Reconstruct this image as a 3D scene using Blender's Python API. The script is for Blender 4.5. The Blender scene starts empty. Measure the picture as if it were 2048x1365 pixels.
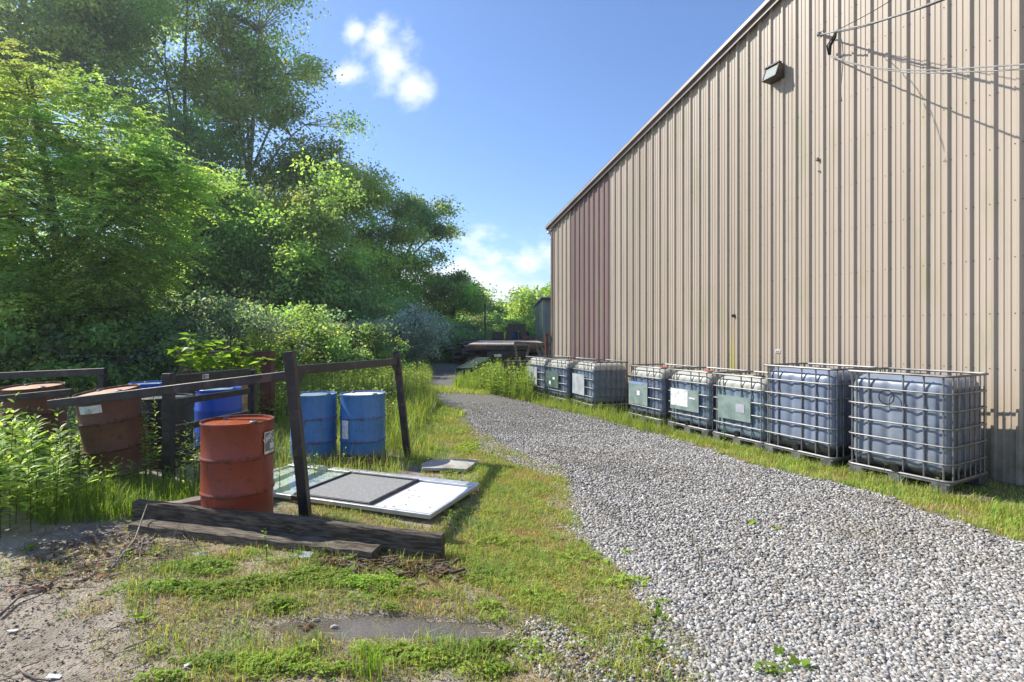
import bpy, math, random
import numpy as np
from mathutils import Vector, Matrix
C = bpy.context
S = C.scene
R = math.radians
# ------------------------------------------------------------------ camera, sky, sun, exposure
F = 1080.0; CX = 1024.0; HY = 662.0; CH = 1.65          # focal in photo pixels, horizon row, eye height
cam = bpy.data.cameras.new("Camera"); co = bpy.data.objects.new("Camera", cam)
S.collection.objects.link(co); S.camera = co
co.location = (0, 0, CH); co.rotation_euler = (R(90), 0, 0)
cam.sensor_width = 36; cam.lens = 36 * F / 2048; cam.shift_y = -20.5 / 2048
cam.clip_start = 0.05; cam.clip_end = 3000
S.view_settings.view_transform = 'Standard'; S.view_settings.look = 'None'
S.view_settings.exposure = 0.9; S.view_settings.gamma = 1
SUN_EL = 40.0
sun_from = Vector((-0.925, 0.38, 0)).normalized()
sd = (Vector((sun_from.x * math.cos(R(SUN_EL)), sun_from.y * math.cos(R(SUN_EL)), math.sin(R(SUN_EL)))))
sl = bpy.data.lights.new("Sun", 'SUN'); sl.energy = 4.3; sl.angle = R(0.53); sl.color = (1.0, 0.95, 0.85)
so = bpy.data.objects.new("Sun", sl); S.collection.objects.link(so)
so.rotation_euler = (-sd).to_track_quat('-Z', 'Y').to_euler()
W = bpy.data.worlds.new("World"); S.world = W; W.use_nodes = True
wt = W.node_tree; wt.nodes.clear()

class NT:
    """tiny node helper"""
    def __init__(s, nt): s.nt = nt
    def n(s, t, **k):
        a = s.nt.nodes.new(t)
        for q, v in k.items(): setattr(a, q, v)
        return a
    def l(s, a, b): s.nt.links.new(a, b)
    def put(s, sock, v):
        if isinstance(v, (int, float)): sock.default_value = v
        elif isinstance(v, (tuple, list)):
            sock.default_value = tuple(v) + (1,) * (len(sock.default_value) - len(v))
        else: s.l(v, sock)
    def m(s, op, a, b=0.0, c=0.0, clamp=False):
        q = s.n('ShaderNodeMath', operation=op); q.use_clamp = clamp
        s.put(q.inputs[0], a); s.put(q.inputs[1], b); s.put(q.inputs[2], c)
        return q.outputs[0]
    def vm(s, op, a, b=(0, 0, 0)):
        q = s.n('ShaderNodeVectorMath', operation=op); s.put(q.inputs[0], a); s.put(q.inputs[1], b)
        return q.outputs[0]
    def mix(s, f, a, b, mode='MIX'):
        q = s.n('ShaderNodeMix', data_type='RGBA', blend_type=mode)
        s.put(q.inputs[0], f); s.put(q.inputs[6], a); s.put(q.inputs[7], b)
        return q.outputs[2]
    def ramp(s, f, lo, hi, a=0.0, b=1.0):
        q = s.n('ShaderNodeMapRange', interpolation_type='SMOOTHSTEP'); s.put(q.inputs[0], f)
        q.inputs[1].default_value = lo; q.inputs[2].default_value = hi
        q.inputs[3].default_value = a; q.inputs[4].default_value = b
        return q.outputs[0]
    def noise(s, vec, scale, detail=4, rough=0.55, out=0):
        q = s.n('ShaderNodeTexNoise'); s.l(vec, q.inputs['Vector'])
        q.inputs['Scale'].default_value = scale; q.inputs['Detail'].default_value = detail
        q.inputs['Roughness'].default_value = rough
        return q.outputs[out]
    def voro(s, vec, scale, feat='F1', out='Distance'):
        q = s.n('ShaderNodeTexVoronoi', feature=feat); s.l(vec, q.inputs['Vector'])
        q.inputs['Scale'].default_value = scale
        return q.outputs[out]
    def map(s, vec, scale=(1, 1, 1), loc=(0, 0, 0), rot=(0, 0, 0)):
        q = s.n('ShaderNodeMapping'); s.l(vec, q.inputs[0])
        q.inputs['Scale'].default_value = scale; q.inputs['Location'].default_value = loc
        q.inputs['Rotation'].default_value = rot
        return q.outputs[0]

w = NT(wt)
sky = w.n('ShaderNodeTexSky', sky_type='NISHITA'); sky.sun_disc = False
sky.sun_elevation = R(SUN_EL); sky.sun_rotation = math.atan2(sun_from.x, sun_from.y)
sky.air_density = 1.0; sky.dust_density = 0.6; sky.ozone_density = 2.2; sky.altitude = 100
tc = w.n('ShaderNodeTexCoord'); sx = w.n('ShaderNodeSeparateXYZ'); w.l(tc.outputs['Generated'], sx.inputs[0])
den = w.m('MAXIMUM', w.m('ABSOLUTE', sx.outputs[1]), 0.05)
cu = w.m('DIVIDE', sx.outputs[0], den); cv = w.m('DIVIDE', sx.outputs[2], den)
cb = w.n('ShaderNodeCombineXYZ'); w.l(cu, cb.inputs[0]); w.l(cv, cb.inputs[1]); w.l(sx.outputs[1], cb.inputs[2])
nz = w.noise(cb.outputs[0], 9, 7, 0.62)
nzb = w.noise(cb.outputs[0], 24, 5, 0.6)
def blob(u0, v0, a, b):
    x = w.m('DIVIDE', w.m('SUBTRACT', cu, u0), a); y = w.m('DIVIDE', w.m('SUBTRACT', cv, v0), b)
    return w.m('SQRT', w.m('ADD', w.m('MULTIPLY', x, x), w.m('MULTIPLY', y, y)))
d1 = blob(-0.225, 0.50, 0.07, 0.08)
for (bu, bv, ba, bb) in ((-0.185, 0.455, 0.05, 0.05), (-0.245, 0.545, 0.045, 0.05), (-0.30, 0.475, 0.07, 0.03),
                         (-0.29, 0.555, 0.03, 0.03)):
    d1 = w.m('SMOOTH_MIN', d1, blob(bu, bv, ba, bb), 0.25)
fr = w.m('ADD', w.m('MULTIPLY', w.m('SUBTRACT', nz, 0.5), 1.7), w.m('MULTIPLY', w.m('SUBTRACT', nzb, 0.5), 0.9))
c1 = w.ramp(w.m('SUBTRACT', w.m('ADD', 0.95, fr), d1), 0.0, 1.0)
c1 = w.m('MULTIPLY', c1, w.ramp(sx.outputs[1], 0.0, 0.1))
nb = w.noise(w.map(cb.outputs[0], (1, 1.6, 1), (3.1, 0.7, 0)), 11, 7, 0.58)
band = w.ramp(cv, 0.06, 0.22, 1.0, 0.0)
c2 = w.m('MULTIPLY', w.ramp(w.m('ADD', nb, w.m('MULTIPLY', band, 0.26)), 0.52, 0.80), w.ramp(cv, 0.15, 0.235, 1.0, 0.0))
c2 = w.m('MULTIPLY', c2, w.ramp(cv, -0.02, 0.05, 0.45, 0.97))
cl = w.m('MAXIMUM', w.m('MULTIPLY', c1, 0.9), c2)
skyc = w.mix(1.0, sky.outputs[0], (.88, 1.06, 1.32), 'MULTIPLY')
col = w.mix(cl, skyc, (7.6, 8.0, 8.6))
bg = w.n('ShaderNodeBackground'); w.l(col, bg.inputs[0]); bg.inputs[1].default_value = 0.088
wo = w.n('ShaderNodeOutputWorld'); w.l(bg.outputs[0], wo.inputs[0])

# ------------------------------------------------------------------ helpers
rng = np.random.default_rng(7); random.seed(7)
TH = math.atan2(491, F)                                  # direction of the long metal wall
UN = np.array([-math.sin(TH), math.cos(TH)]); NN = np.array([math.cos(TH), math.sin(TH)])
WD = 7.35                                                # distance of the wall plane
ROTW = math.atan2(-UN[1], -UN[0])
def vnoise(x, y, s=1.0, o=0.0):
    x = np.asarray(x, float) * s + o; y = np.asarray(y, float) * s - o
    return (np.sin(x * 1.7 + 1.3 * np.sin(y * 1.1 + .5)) + np.sin(y * 2.3 + 1.1 * np.sin(x * 1.9 + 2)) + .6 * np.sin(x * 4.1 + y * 3.3 + 1)) / 2.6
def sst(v, a, b):
    t = np.clip((np.asarray(v, float) - a) / (b - a), 0, 1); return t * t * (3 - 2 * t)
def pud(x, y):                                           # 1 inside the puddle hollow, 0 outside
    x = np.asarray(x, float); y = np.asarray(y, float)
    e = ((x + 0.66) / 0.60) ** 2 + ((y - (3.0 + 0.02 * np.sin(x * 7) - .06 * (x + .6))) / 0.112) ** 2 + 0.35 * vnoise(x, y, 6)
    return 1 - sst(e, 0.35, 1.5)
def gz(x, y):
    x = np.asarray(x, float); y = np.asarray(y, float)
    z = -0.006 * np.clip(y - 5, 0, 45)
    z = z + 0.10 * sst(-x, 2.9, 4.6) * (1 - sst(y, 9, 14)) * sst(y, 3, 5)
    z = z + 0.04 * np.clip(-x - 7.5, 0, 30) + 0.012 * vnoise(x, y, .9) + 0.005 * vnoise(x, y, 3.3, 2)
    return z - 0.04 * pud(x, y)
def G(px, py):                                           # ground point seen at a photo pixel
    Y = CH * F / (py - HY)
    for _ in range(3): Y = (CH - float(gz((px - CX) / F * Y, Y))) * F / (py - HY)
    return ((px - CX) / F * Y, Y)
def GP(l): return np.array([G(*p) for p in l])
def inpoly(x, y, P):
    r = np.zeros(len(x), bool); n = len(P)
    for i in range(n):
        x1, y1 = P[i]; x2, y2 = P[(i + 1) % n]
        if y1 == y2: continue
        c = ((y1 > y) != (y2 > y)) & (x < (x2 - x1) * (y - y1) / (y2 - y1) + x1); r ^= c
    return r
def tag(o, label=None, cat=None, group=None, kind=None):
    if label: o['label'] = label
    if cat: o['category'] = cat
    if group: o['group'] = group
    if kind: o['kind'] = kind
    return o
def thing(name, label, cat, loc=(0, 0, 0), rz=0, group=None, rot=None):
    o = bpy.data.objects.new(name, None); S.collection.objects.link(o)
    o.empty_display_size = .1; o.location = loc; o.rotation_euler = rot if rot else (0, 0, rz)
    return tag(o, label, cat, group)
def link(name, me, parent=None):
    o = bpy.data.objects.new(name, me); S.collection.objects.link(o)
    if parent: o.parent = parent
    return o
def copy_tree(o, parent=None):
    c = o.copy(); S.collection.objects.link(c)
    if parent: c.parent = parent
    for ch in list(o.children): copy_tree(ch, c)
    return c
class MB:
    def __init__(s): s.v = []; s.f = []; s.m = []; s.mi = 0
    def add(s, vs, fs):
        b = len(s.v); s.v += [tuple(map(float, q)) for q in vs]; s.f += [tuple(i + b for i in q) for q in fs]; s.m += [s.mi] * len(fs); return s
    def box(s, c, d, rot=None, bev=0.0):
        hx, hy, hz = d[0] / 2, d[1] / 2, d[2] / 2
        M = rot if rot is not None else Matrix.Identity(3)
        if bev <= 0:
            vs = [Vector((x * hx, y * hy, z * hz)) for x in (-1, 1) for y in (-1, 1) for z in (-1, 1)]
            fs = [(0, 1, 3, 2), (4, 6, 7, 5), (0, 4, 5, 1), (2, 3, 7, 6), (0, 2, 6, 4), (1, 5, 7, 3)]
        else:
            b = min(bev, hx * .9, hy * .9, hz * .9); vs = []; idx = {}
            for x in (-1, 1):
                for y in (-1, 1):
                    for z in (-1, 1):
                        for k in range(3):
                            p = [x * (hx - b), y * (hy - b), z * (hz - b)]; p[k] = (x, y, z)[k] * (hx, hy, hz)[k]
                            idx[(x, y, z, k)] = len(vs); vs.append(Vector(p))
            fs = []
            for k in range(3):
                a, c2 = [q for q in range(3) if q != k]
                for sg in (-1, 1):
                    q = []
                    for (i, j) in ((-1, -1), (1, -1), (1, 1), (-1, 1)):
                        t = [0, 0, 0]; t[k] = sg; t[a] = i; t[c2] = j; q.append(idx[(*t, k)])
                    fs.append(tuple(q) if (sg > 0) == (k != 1) else tuple(reversed(q)))
            for k in range(3):
                a, c2 = [q for q in range(3) if q != k]
                for i in (-1, 1):
                    for j in (-1, 1):
                        q = []
                        for (e, kk) in ((-1, a), (1, a), (1, c2), (-1, c2)):
                            t = [0, 0, 0]; t[k] = e; t[a] = i; t[c2] = j; q.append(idx[(*t, kk)])
                        fs.append(tuple(q))
            for x in (-1, 1):
                for y in (-1, 1):
                    for z in (-1, 1): fs.append(tuple(idx[(x, y, z, k)] for k in range(3)))
        c = Vector(c); return s.add([M @ q + c for q in vs], fs)
    def beam(s, a, b, wd, ht, up=(0, 0, 1), bev=0.0):
        a = Vector(a); b = Vector(b); x = (b - a); L = x.length; x.normalize(); up = Vector(up)
        y = up.cross(x).normalized(); z = x.cross(y)
        return s.box((a + b) / 2, (L, wd, ht), Matrix((x, y, z)).transposed(), bev)
    def tube(s, pts, r, n=6, closed=False, cap=True):
        pts = [Vector(p) for p in pts]; k = len(pts)
        rs = r if isinstance(r, (list, tuple)) else [r] * k
        T = []
        for i in range(k):
            if closed: t = pts[(i + 1) % k] - pts[i - 1]
            else: t = pts[min(i + 1, k - 1)] - pts[max(i - 1, 0)]
            T.append(t.normalized() if t.length > 1e-9 else Vector((0, 0, 1)))
        a = Vector((0, 0, 1)) if abs(T[0].z) < .9 else Vector((1, 0, 0))
        nx = T[0].cross(a).normalized(); vs = []
        for i in range(k):
            nx = (nx - T[i] * nx.dot(T[i])).normalized(); ny = T[i].cross(nx)
            for j in range(n):
                an = 2 * math.pi * j / n; vs.append(pts[i] + (nx * math.cos(an) + ny * math.sin(an)) * rs[i])
        fs = []
        for i in range(k if closed else k - 1):
            for j in range(n):
                A = i * n + j; B = i * n + (j + 1) % n; D = ((i + 1) % k) * n
                fs.append((A, B, D + (j + 1) % n, D + j))
        if cap and not closed: fs.append(tuple(reversed(range(n)))); fs.append(tuple(range((k - 1) * n, k * n)))
        return s.add(vs, fs)
    def lathe(s, prof, n=40, z0=(0, 0, 0), capb=True, capt=True, wob=None):
        vs = []
        for (r, z) in prof:
            for j in range(n):
                an = 2 * math.pi * j / n; q = r * (1 + (wob(an, z) if wob else 0))
                vs.append((z0[0] + q * math.cos(an), z0[1] + q * math.sin(an), z0[2] + z))
        fs = []
        for i in range(len(prof) - 1):
            for j in range(n): fs.append((i * n + j, i * n + (j + 1) % n, (i + 1) * n + (j + 1) % n, (i + 1) * n + j))
        if capb: fs.append(tuple(reversed(range(n))))
        if capt: fs.append(tuple(range((len(prof) - 1) * n, len(prof) * n)))
        return s.add(vs, fs)
    def mesh(s, name, mats, smooth=False):
        me = bpy.data.meshes.new(name); me.from_pydata(s.v, [], s.f)
        for m in (mats if isinstance(mats, (list, tuple)) else [mats]): me.materials.append(m)
        me.polygons.foreach_set('material_index', s.m)
        me.validate()
        if smooth:
            me.shade_smooth()
            if smooth is not True: me.set_sharp_from_angle(angle=R(smooth))
        return me
    def build(s, name, mats, parent=None, smooth=False): return link(name, s.mesh(name, mats, smooth), parent)
def npmesh(name, V, faces, mat, col=None, smooth=False):
    """faces = list of int arrays (n,k)"""
    me = bpy.data.meshes.new(name); V = np.ascontiguousarray(V, np.float32)
    me.vertices.add(len(V)); me.vertices.foreach_set('co', V.ravel())
    ls = np.concatenate([f.ravel() for f in faces]).astype(np.int32)
    tot = np.concatenate([np.full(len(f), f.shape[1]) for f in faces]).astype(np.int32)
    st = np.concatenate([[0], np.cumsum(tot)[:-1]]).astype(np.int32)
    me.loops.add(len(ls)); me.loops.foreach_set('vertex_index', ls)
    me.polygons.add(len(tot)); me.polygons.foreach_set('loop_start', st)
    if col is not None:
        a = me.color_attributes.new('Col', 'FLOAT_COLOR', 'POINT')
        c = np.ones((len(V), 4), np.float32); c[:, :3] = col; a.data.foreach_set('color', c.ravel())
    me.materials.append(mat); me.update(calc_edges=True)
    if smooth: me.shade_smooth()
    return me

# ------------------------------------------------------------------ materials
def mat(name):
    m = bpy.data.materials.new(name); m.use_nodes = True; m.node_tree.nodes.clear(); k = NT(m.node_tree)
    k.b = k.n('ShaderNodeBsdfPrincipled'); k.o = k.n('ShaderNodeOutputMaterial'); k.l(k.b.outputs[0], k.o.inputs[0])
    k.tc = k.n('ShaderNodeTexCoord'); k.ob = k.tc.outputs['Object']; k.mat = m
    return k
def bump(k, h, st=.3, dist=.01):
    q = k.n('ShaderNodeBump'); q.inputs['Strength'].default_value = st; q.inputs['Distance'].default_value = dist
    k.l(h, q.inputs['Height']); k.l(q.outputs[0], k.b.inputs['Normal'])
def simple(name, c1, c2=None, rough=.6, metal=0, scale=8, bmp=.15, bd=.004, spec=.5, lo=.35, hi=.65, c3=None, s3=2.2, stretch=(1, 1, 1)):
    k = mat(name); v = k.map(k.ob, stretch)
    n1 = k.noise(v, scale, 6, .6)
    col = k.mix(k.ramp(n1, lo, hi), c1, c2 or c1)
    if c3: col = k.mix(k.ramp(k.noise(v, s3, 6, .65), .52, .66), col, c3)
    k.l(col, k.b.inputs['Base Color'])
    k.put(k.b.inputs['Roughness'], k.m('ADD', rough - .1, k.m('MULTIPLY', n1, .2)))
    k.b.inputs['Metallic'].default_value = metal; k.b.inputs['Specular IOR Level'].default_value = spec
    if bmp: bump(k, k.noise(v, scale * 5, 5, .6), bmp, bd)
    return k.mat
M = {}
def leafmat(name, trans=.45, rough=.5, tint=(1.25, 1.3, .55), spec=.35):
    k = mat(name); a = k.n('ShaderNodeAttribute', attribute_name='Col')
    k.l(a.outputs['Color'], k.b.inputs['Base Color']); k.b.inputs['Roughness'].default_value = rough
    k.b.inputs['Specular IOR Level'].default_value = spec
    t = k.n('ShaderNodeBsdfTranslucent'); k.l(k.mix(1, a.outputs['Color'], tint, 'MULTIPLY'), t.inputs[0])
    mx = k.n('ShaderNodeMixShader'); mx.inputs[0].default_value = trans
    k.l(k.b.outputs[0], mx.inputs[1]); k.l(t.outputs[0], mx.inputs[2]); k.l(mx.outputs[0], k.o.inputs[0])
    return k.mat
M['leaf'] = leafmat('leaf', .55, .5, (1.75, 1.65, .95))
M['grass'] = leafmat('grass_blade', .4, .55, (1.6, 1.5, .7), .25)
k = mat('painted_attr'); a_ = k.n('ShaderNodeAttribute', attribute_name='Col'); k.l(a_.outputs['Color'], k.b.inputs['Base Color'])
k.b.inputs['Roughness'].default_value = .85; k.b.inputs['Specular IOR Level'].default_value = .3; bump(k, k.noise(k.ob, 90, 3, .6), .3, .004); M['stone'] = k.mat
M['bark'] = simple('bark', (.09, .075, .06), (.2, .18, .155), .9, 0, 9, .6, .02, .2, stretch=(1, 1, .25))
M['bark_pale'] = simple('bark_pale', (.19, .175, .15), (.36, .34, .3), .9, 0, 5, .5, .02, .2, stretch=(1, 1, .4))
M['twig'] = simple('twig', (.12, .09, .07), (.26, .21, .17), .85, 0, 12, .3)
M['rust'] = simple('rusty_steel', (.11, .045, .027), (.2, .082, .04), .75, .1, 5, .35, .004, .3, c3=(.06, .03, .024))
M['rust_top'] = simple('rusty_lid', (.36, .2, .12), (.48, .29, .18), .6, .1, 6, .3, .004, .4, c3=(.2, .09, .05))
M['red_rust'] = simple('red_brown_paint', (.27, .052, .028), (.19, .04, .024), .5, 0, 3.5, .35, .004, .4, c3=(.12, .045, .026), s3=4.5)
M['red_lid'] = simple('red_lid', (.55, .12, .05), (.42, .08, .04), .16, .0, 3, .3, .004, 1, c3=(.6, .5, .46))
M['sky_blue'] = simple('faded_blue_paint', (.05, .165, .38), (.07, .20, .43), .5, 0, 4, .2, .002, .4, c3=(.10, .17, .28), s3=3.2)
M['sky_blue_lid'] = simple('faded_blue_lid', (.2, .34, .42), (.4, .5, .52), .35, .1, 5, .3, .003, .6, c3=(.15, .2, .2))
M['pale_blue'] = simple('pale_blue_print', (.16, .25, .42), (.22, .3, .45), .6)
M['blue_plastic'] = simple('royal_blue_plastic', (.012, .075, .42), (.018, .09, .5), .35, 0, 3, .1, .002, .5)
M['black_drum'] = simple('black_drum_plastic', (.012, .014, .018), (.022, .025, .03), .45, 0, 4, .15, .002, .5)
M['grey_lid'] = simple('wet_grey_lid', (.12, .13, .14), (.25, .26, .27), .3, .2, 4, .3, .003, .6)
M['black_steel'] = simple('black_paint_steel', (.014, .013, .014), (.035, .032, .034), .42, .2, 9, .3, .003, .5, c3=(.07, .05, .045), s3=6)
M['galv'] = simple('galvanised_tube', (.15, .15, .155), (.24, .24, .24), .55, .5, 9, .1, .002, .5, c3=(.2, .19, .17))
M['galv_dark'] = simple('weathered_galvanised', (.1, .1, .105), (.2, .2, .2), .5, .5, 9, .1, .002, .5)
M['red_cap'] = simple('red_cap', (.3, .05, .035), (.38, .08, .05), .5, 0, 9, .1)
M['black_plastic'] = simple('black_plastic', (.012, .012, .013), (.02, .02, .02), .45, 0, 9, .1)
M['wood'] = simple('old_timber', (.07, .055, .042), (.22, .18, .14), .85, 0, 6, .9, .02, .2, stretch=(1, 9, 9), c3=(.07, .06, .045))
M['wood_grey'] = simple('grey_timber', (.18, .15, .12), (.32, .27, .21), .85, 0, 5, .6, .006, .2, stretch=(1, 9, 9))
M['wood_mid'] = simple('brown_timber', (.10, .08, .058), (.3, .25, .195), .85, 0, 6, .9, .02, .2, stretch=(1, 9, 9), c3=(.08, .065, .05))
M['navy'] = simple('navy_plastic', (.015, .03, .11), (.02, .04, .14), .5)
M['rot'] = simple('rotten_wood', (.06, .035, .022), (.15, .09, .055), .95, 0, 14, .7, .01, .1)
M['white_paint'] = simple('white_paint', (.68, .69, .68), (.8, .81, .8), .4, 0, 4, .1, .001, .5, c3=(.5, .48, .42), s3=4)
M['alu'] = simple('dull_aluminium', (.5, .51, .53), (.62, .63, .65), .4, .5, 8, .1, .001, .5)
M['screen'] = simple('insect_screen', (.21, .21, .21), (.31, .31, .30), .7, 0, 60, .3, .002, .3)
M['plate_silver'] = simple('silver_plate', (.36, .38, .42), (.48, .5, .54), .5, .3, 5, .1)
M['plate_green'] = simple('grey_green_plate', (.16, .22, .2), (.24, .3, .28), .5, .1, 6, .1, c3=(.32, .36, .34))
M['plate_dark'] = simple('dark_green_plate', (.05, .09, .075), (.09, .14, .12), .5, .1, 6, .1, c3=(.16, .18, .16))
M['paper'] = simple('torn_paper', (.62, .62, .6), (.8, .8, .78), .8, 0, 18, .2, .002, .2, c3=(.4, .4, .37), s3=12)
M['ink'] = simple('dark_ink', (.03, .03, .03), None, .7)
M['label_grey'] = simple('label_grey', (.16, .17, .18), (.2, .21, .22), .6, 0, 9, 0)
M['concrete'] = simple('concrete', (.34, .32, .28), (.45, .43, .39), .9, 0, 7, .4, .005, .2, c3=(.22, .2, .16))
M['deck'] = simple('deck_planks', (.34, .27, .2), (.5, .42, .33), .8, 0, 4, .4, .005, .3, stretch=(6, 1, 6))
M['tyre'] = simple('tyre', (.015, .015, .016), (.03, .03, .03), .8)
M['dark_green'] = simple('dark_green_steel', (.022, .04, .033), (.045, .068, .058), .9, 0, spec=.15)
M['brown_steel'] = simple('red_brown_steel', (.1, .035, .025), (.16, .055, .035), .6, .1, 6, .2, c3=(.07, .03, .025))
M['trim'] = simple('brown_trim', (.10, .072, .062), (.14, .105, .09), .45, 0, 3, .05)
M['roof'] = simple('roof_metal', (.3, .26, .23), (.36, .31, .28), .5, .2, 3, .05)
M['lamp_body'] = simple('bronze_housing', (.035, .03, .027), (.06, .05, .045), .45, .2)
M['cable'] = simple('grey_cable', (.22, .22, .22), (.34, .34, .33), .5, .3)
M['cable_dark'] = simple('black_cable', (.02, .02, .02), (.035, .035, .035), .6)
M['pvc'] = simple('grey_green_cladding', (.16, .2, .19), (.21, .25, .24), .5, .1, 3, .05)
k = mat('lamp_glass'); k.b.inputs['Base Color'].default_value = (.35, .37, .33, 1); k.b.inputs['Roughness'].default_value = .12
k.b.inputs['Coat Weight'].default_value = .5; M['lens'] = k.mat
k = mat('window_glass'); k.b.inputs['Base Color'].default_value = (.78, .9, .86, 1); k.b.inputs['Roughness'].default_value = .08
k.b.inputs['Transmission Weight'].default_value = .55; k.b.inputs['IOR'].default_value = 1.3; M['glass'] = k.mat

def drum_paint(name, c1, c2, rust=(.13, .05, .025), amt=.8, rough=.45, scr=(.4, .4, .4)):
    k = mat(name); sp = k.n('ShaderNodeSeparateXYZ'); k.l(k.ob, sp.inputs[0]); z = sp.outputs[2]
    n = k.noise(k.ob, 4, 6, .65); col = k.mix(k.ramp(n, .3, .7), c1, c2)
    st = k.noise(k.map(k.ob, (9, 9, .9)), 1.0, 6, .65); col = k.mix(k.m('MULTIPLY', k.ramp(st, .52, .72), .45), col, tuple(q * .55 for q in c1))
    hz = None
    for z0 in (.0, .291, .581, .88):
        d_ = k.ramp(k.m('ABSOLUTE', k.m('SUBTRACT', z, z0)), .0, .035, 1, 0); hz = d_ if hz is None else k.m('MAXIMUM', hz, d_)
    r_ = k.ramp(k.m('ADD', k.noise(k.ob, 22, 6, .7), k.m('MULTIPLY', hz, .13)), .56, .68)
    col = k.mix(k.m('MULTIPLY', r_, amt), col, rust)
    sc = k.ramp(k.noise(k.map(k.ob, (30, 30, 6)), 1.0, 3, .6), .70, .74); col = k.mix(k.m('MULTIPLY', sc, .5), col, scr)
    mud = k.m('MULTIPLY', k.ramp(z, .02, .22, 1, 0), k.ramp(n, .35, .65)); col = k.mix(k.m('MULTIPLY', mud, .7), col, (.17, .14, .10))
    k.l(col, k.b.inputs['Base Color']); k.put(k.b.inputs['Roughness'], k.m('ADD', rough, k.m('MULTIPLY', r_, .35))); bump(k, k.m('ADD', k.noise(k.ob, 3.5, 3, .5), k.m('MULTIPLY', k.noise(k.ob, 60, 3, .6), .06)), .35, .02)
    return k.mat
M['sky_blue'] = drum_paint('faded_blue_paint', (.045, .17, .42), (.065, .215, .48), amt=.7, scr=(.3, .38, .45))
M['red_rust'] = drum_paint('red_brown_paint', (.27, .044, .022), (.20, .036, .02), (.10, .035, .02), .8, .42, (.33, .12, .08))
M['rust'] = drum_paint('rusty_drum_paint', (.17, .07, .04), (.11, .045, .028), (.06, .03, .02), .8, .6, (.25, .13, .08))
# metal cladding (s runs along the wall in object x)
def cladding(name, c1, c2, dirt, rscale=1.0):
    k = mat(name); sp = k.n('ShaderNodeSeparateXYZ'); k.l(k.ob, sp.inputs[0])
    sheet = k.n('ShaderNodeTexWhiteNoise', noise_dimensions='1D'); k.l(k.m('FLOOR', k.m('DIVIDE', sp.outputs[0], .894)), sheet.inputs['W'])
    col = k.mix(sheet.outputs[0], c1, c2)
    st = k.noise(k.map(k.ob, (14, 14, .22)), 1.0, 6, .6)
    col = k.mix(k.m('MULTIPLY', k.ramp(st, .45, .75), .6), col, dirt)
    al = k.m('MULTIPLY', k.ramp(k.noise(k.map(k.ob, (2.2, 2.2, .8)), 1.0, 7, .65), .5, .72), .42)
    col = k.mix(al, col, (.27, .27, .13))
    low = k.m('MULTIPLY', k.ramp(sp.outputs[2], 0.0, 1.1, 1, 0), k.ramp(k.noise(k.ob, 3.5, 6, .7), .35, .7))
    col = k.mix(k.m('MULTIPLY', low, .75), col, (.13, .12, .06))
    # rust run and algae below the drain hole
    dx = k.m('ABSOLUTE', k.m('SUBTRACT', sp.outputs[0], -6.94))
    run = k.m('MULTIPLY', k.ramp(dx, .02, .11, 1, 0), k.ramp(sp.outputs[2], 1.95, .9, 0, 1))
    col = k.mix(k.m('MULTIPLY', run, .8), col, (.36, .33, .08))
    k.l(col, k.b.inputs['Base Color']); k.b.inputs['Roughness'].default_value = .48
    k.b.inputs['Specular IOR Level'].default_value = .35
    bump(k, k.noise(k.map(k.ob, (3, 3, 1)), 2.0, 3, .5), .12, .01)
    return k.mat
M['tan'] = cladding('tan_cladding', (.445, .37, .295), (.372, .306, .235), (.26, .2, .145))
M['maroon'] = cladding('maroon_cladding', (.225, .157, .142), (.25, .172, .158), (.14, .085, .07))

# IBC tank plastic: blue grey liquid below a level, pale above
def tankmat(name, level, body, pale=(.38, .375, .32), dark=.16, alg=.5):
    k = mat(name); sp = k.n('ShaderNodeSeparateXYZ'); k.l(k.ob, sp.inputs[0]); z = sp.outputs[2]
    n = k.noise(k.ob, 3, 5, .6); col = k.mix(k.ramp(n, .3, .7), body, tuple(q * 1.25 for q in body))
    col = k.mix(k.ramp(k.m('ADD', z, k.m('MULTIPLY', k.m('SUBTRACT', n, .5), .006)), level - .006, level + .006), col, pale)
    nn = k.noise(k.ob, 7, 6, .7)
    col = k.mix(k.m('MULTIPLY', k.m('MULTIPLY', k.ramp(nn, .5, .72), k.ramp(z, .15, .75, 1, .12)), alg), col, (.16, .15, .05))
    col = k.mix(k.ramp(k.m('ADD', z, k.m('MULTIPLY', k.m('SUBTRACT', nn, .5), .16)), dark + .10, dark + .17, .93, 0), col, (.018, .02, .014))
    k.l(col, k.b.inputs['Base Color']); k.b.inputs['Roughness'].default_value = .38
    k.b.inputs['Subsurface Weight'].default_value = 0
    bump(k, k.noise(k.ob, 14, 3, .5), .1, .004)
    return k.mat

# ------------------------------------------------------------------ ground
def gravel_edge_world():
    right = [(2300, 1190), (2048, 1088), (1955, 1056), (1768, 994), (1640, 962), (1500, 930), (1416, 898), (1325, 872), (1172, 830), (1072, 809), (1020, 795), (980, 788), (958, 776),
             (946, 764), (940, 750), (930, 732), (912, 716), (905, 709)]
    left = [(893, 709), (876, 716), (868, 735), (872, 752), (858, 768), (856, 785), (872, 805), (930, 828), (944, 858), (958, 895), (1010, 925), (1085, 948), (1128, 968),
            (1112, 1005), (1130, 1060), (1165, 1100), (1235, 1150), (1290, 1210), (1330, 1290), (1420, 1380), (1600, 1700)]
    return GP(right + left + [(3400, 1700)])
GE = gravel_edge_world()
def axis(lo, hi, fine_lo, fine_hi, st, gr=1.12):
    a = list(np.arange(fine_lo, fine_hi, st)); s_ = st; x = fine_hi
    while x < hi: a.append(x); s_ *= gr; x += s_
    a.append(hi); s_ = st; x = fine_lo - st
    while x > lo: a.insert(0, x); s_ *= gr; x -= s_
    a.insert(0, lo); return np.array(a)
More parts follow.
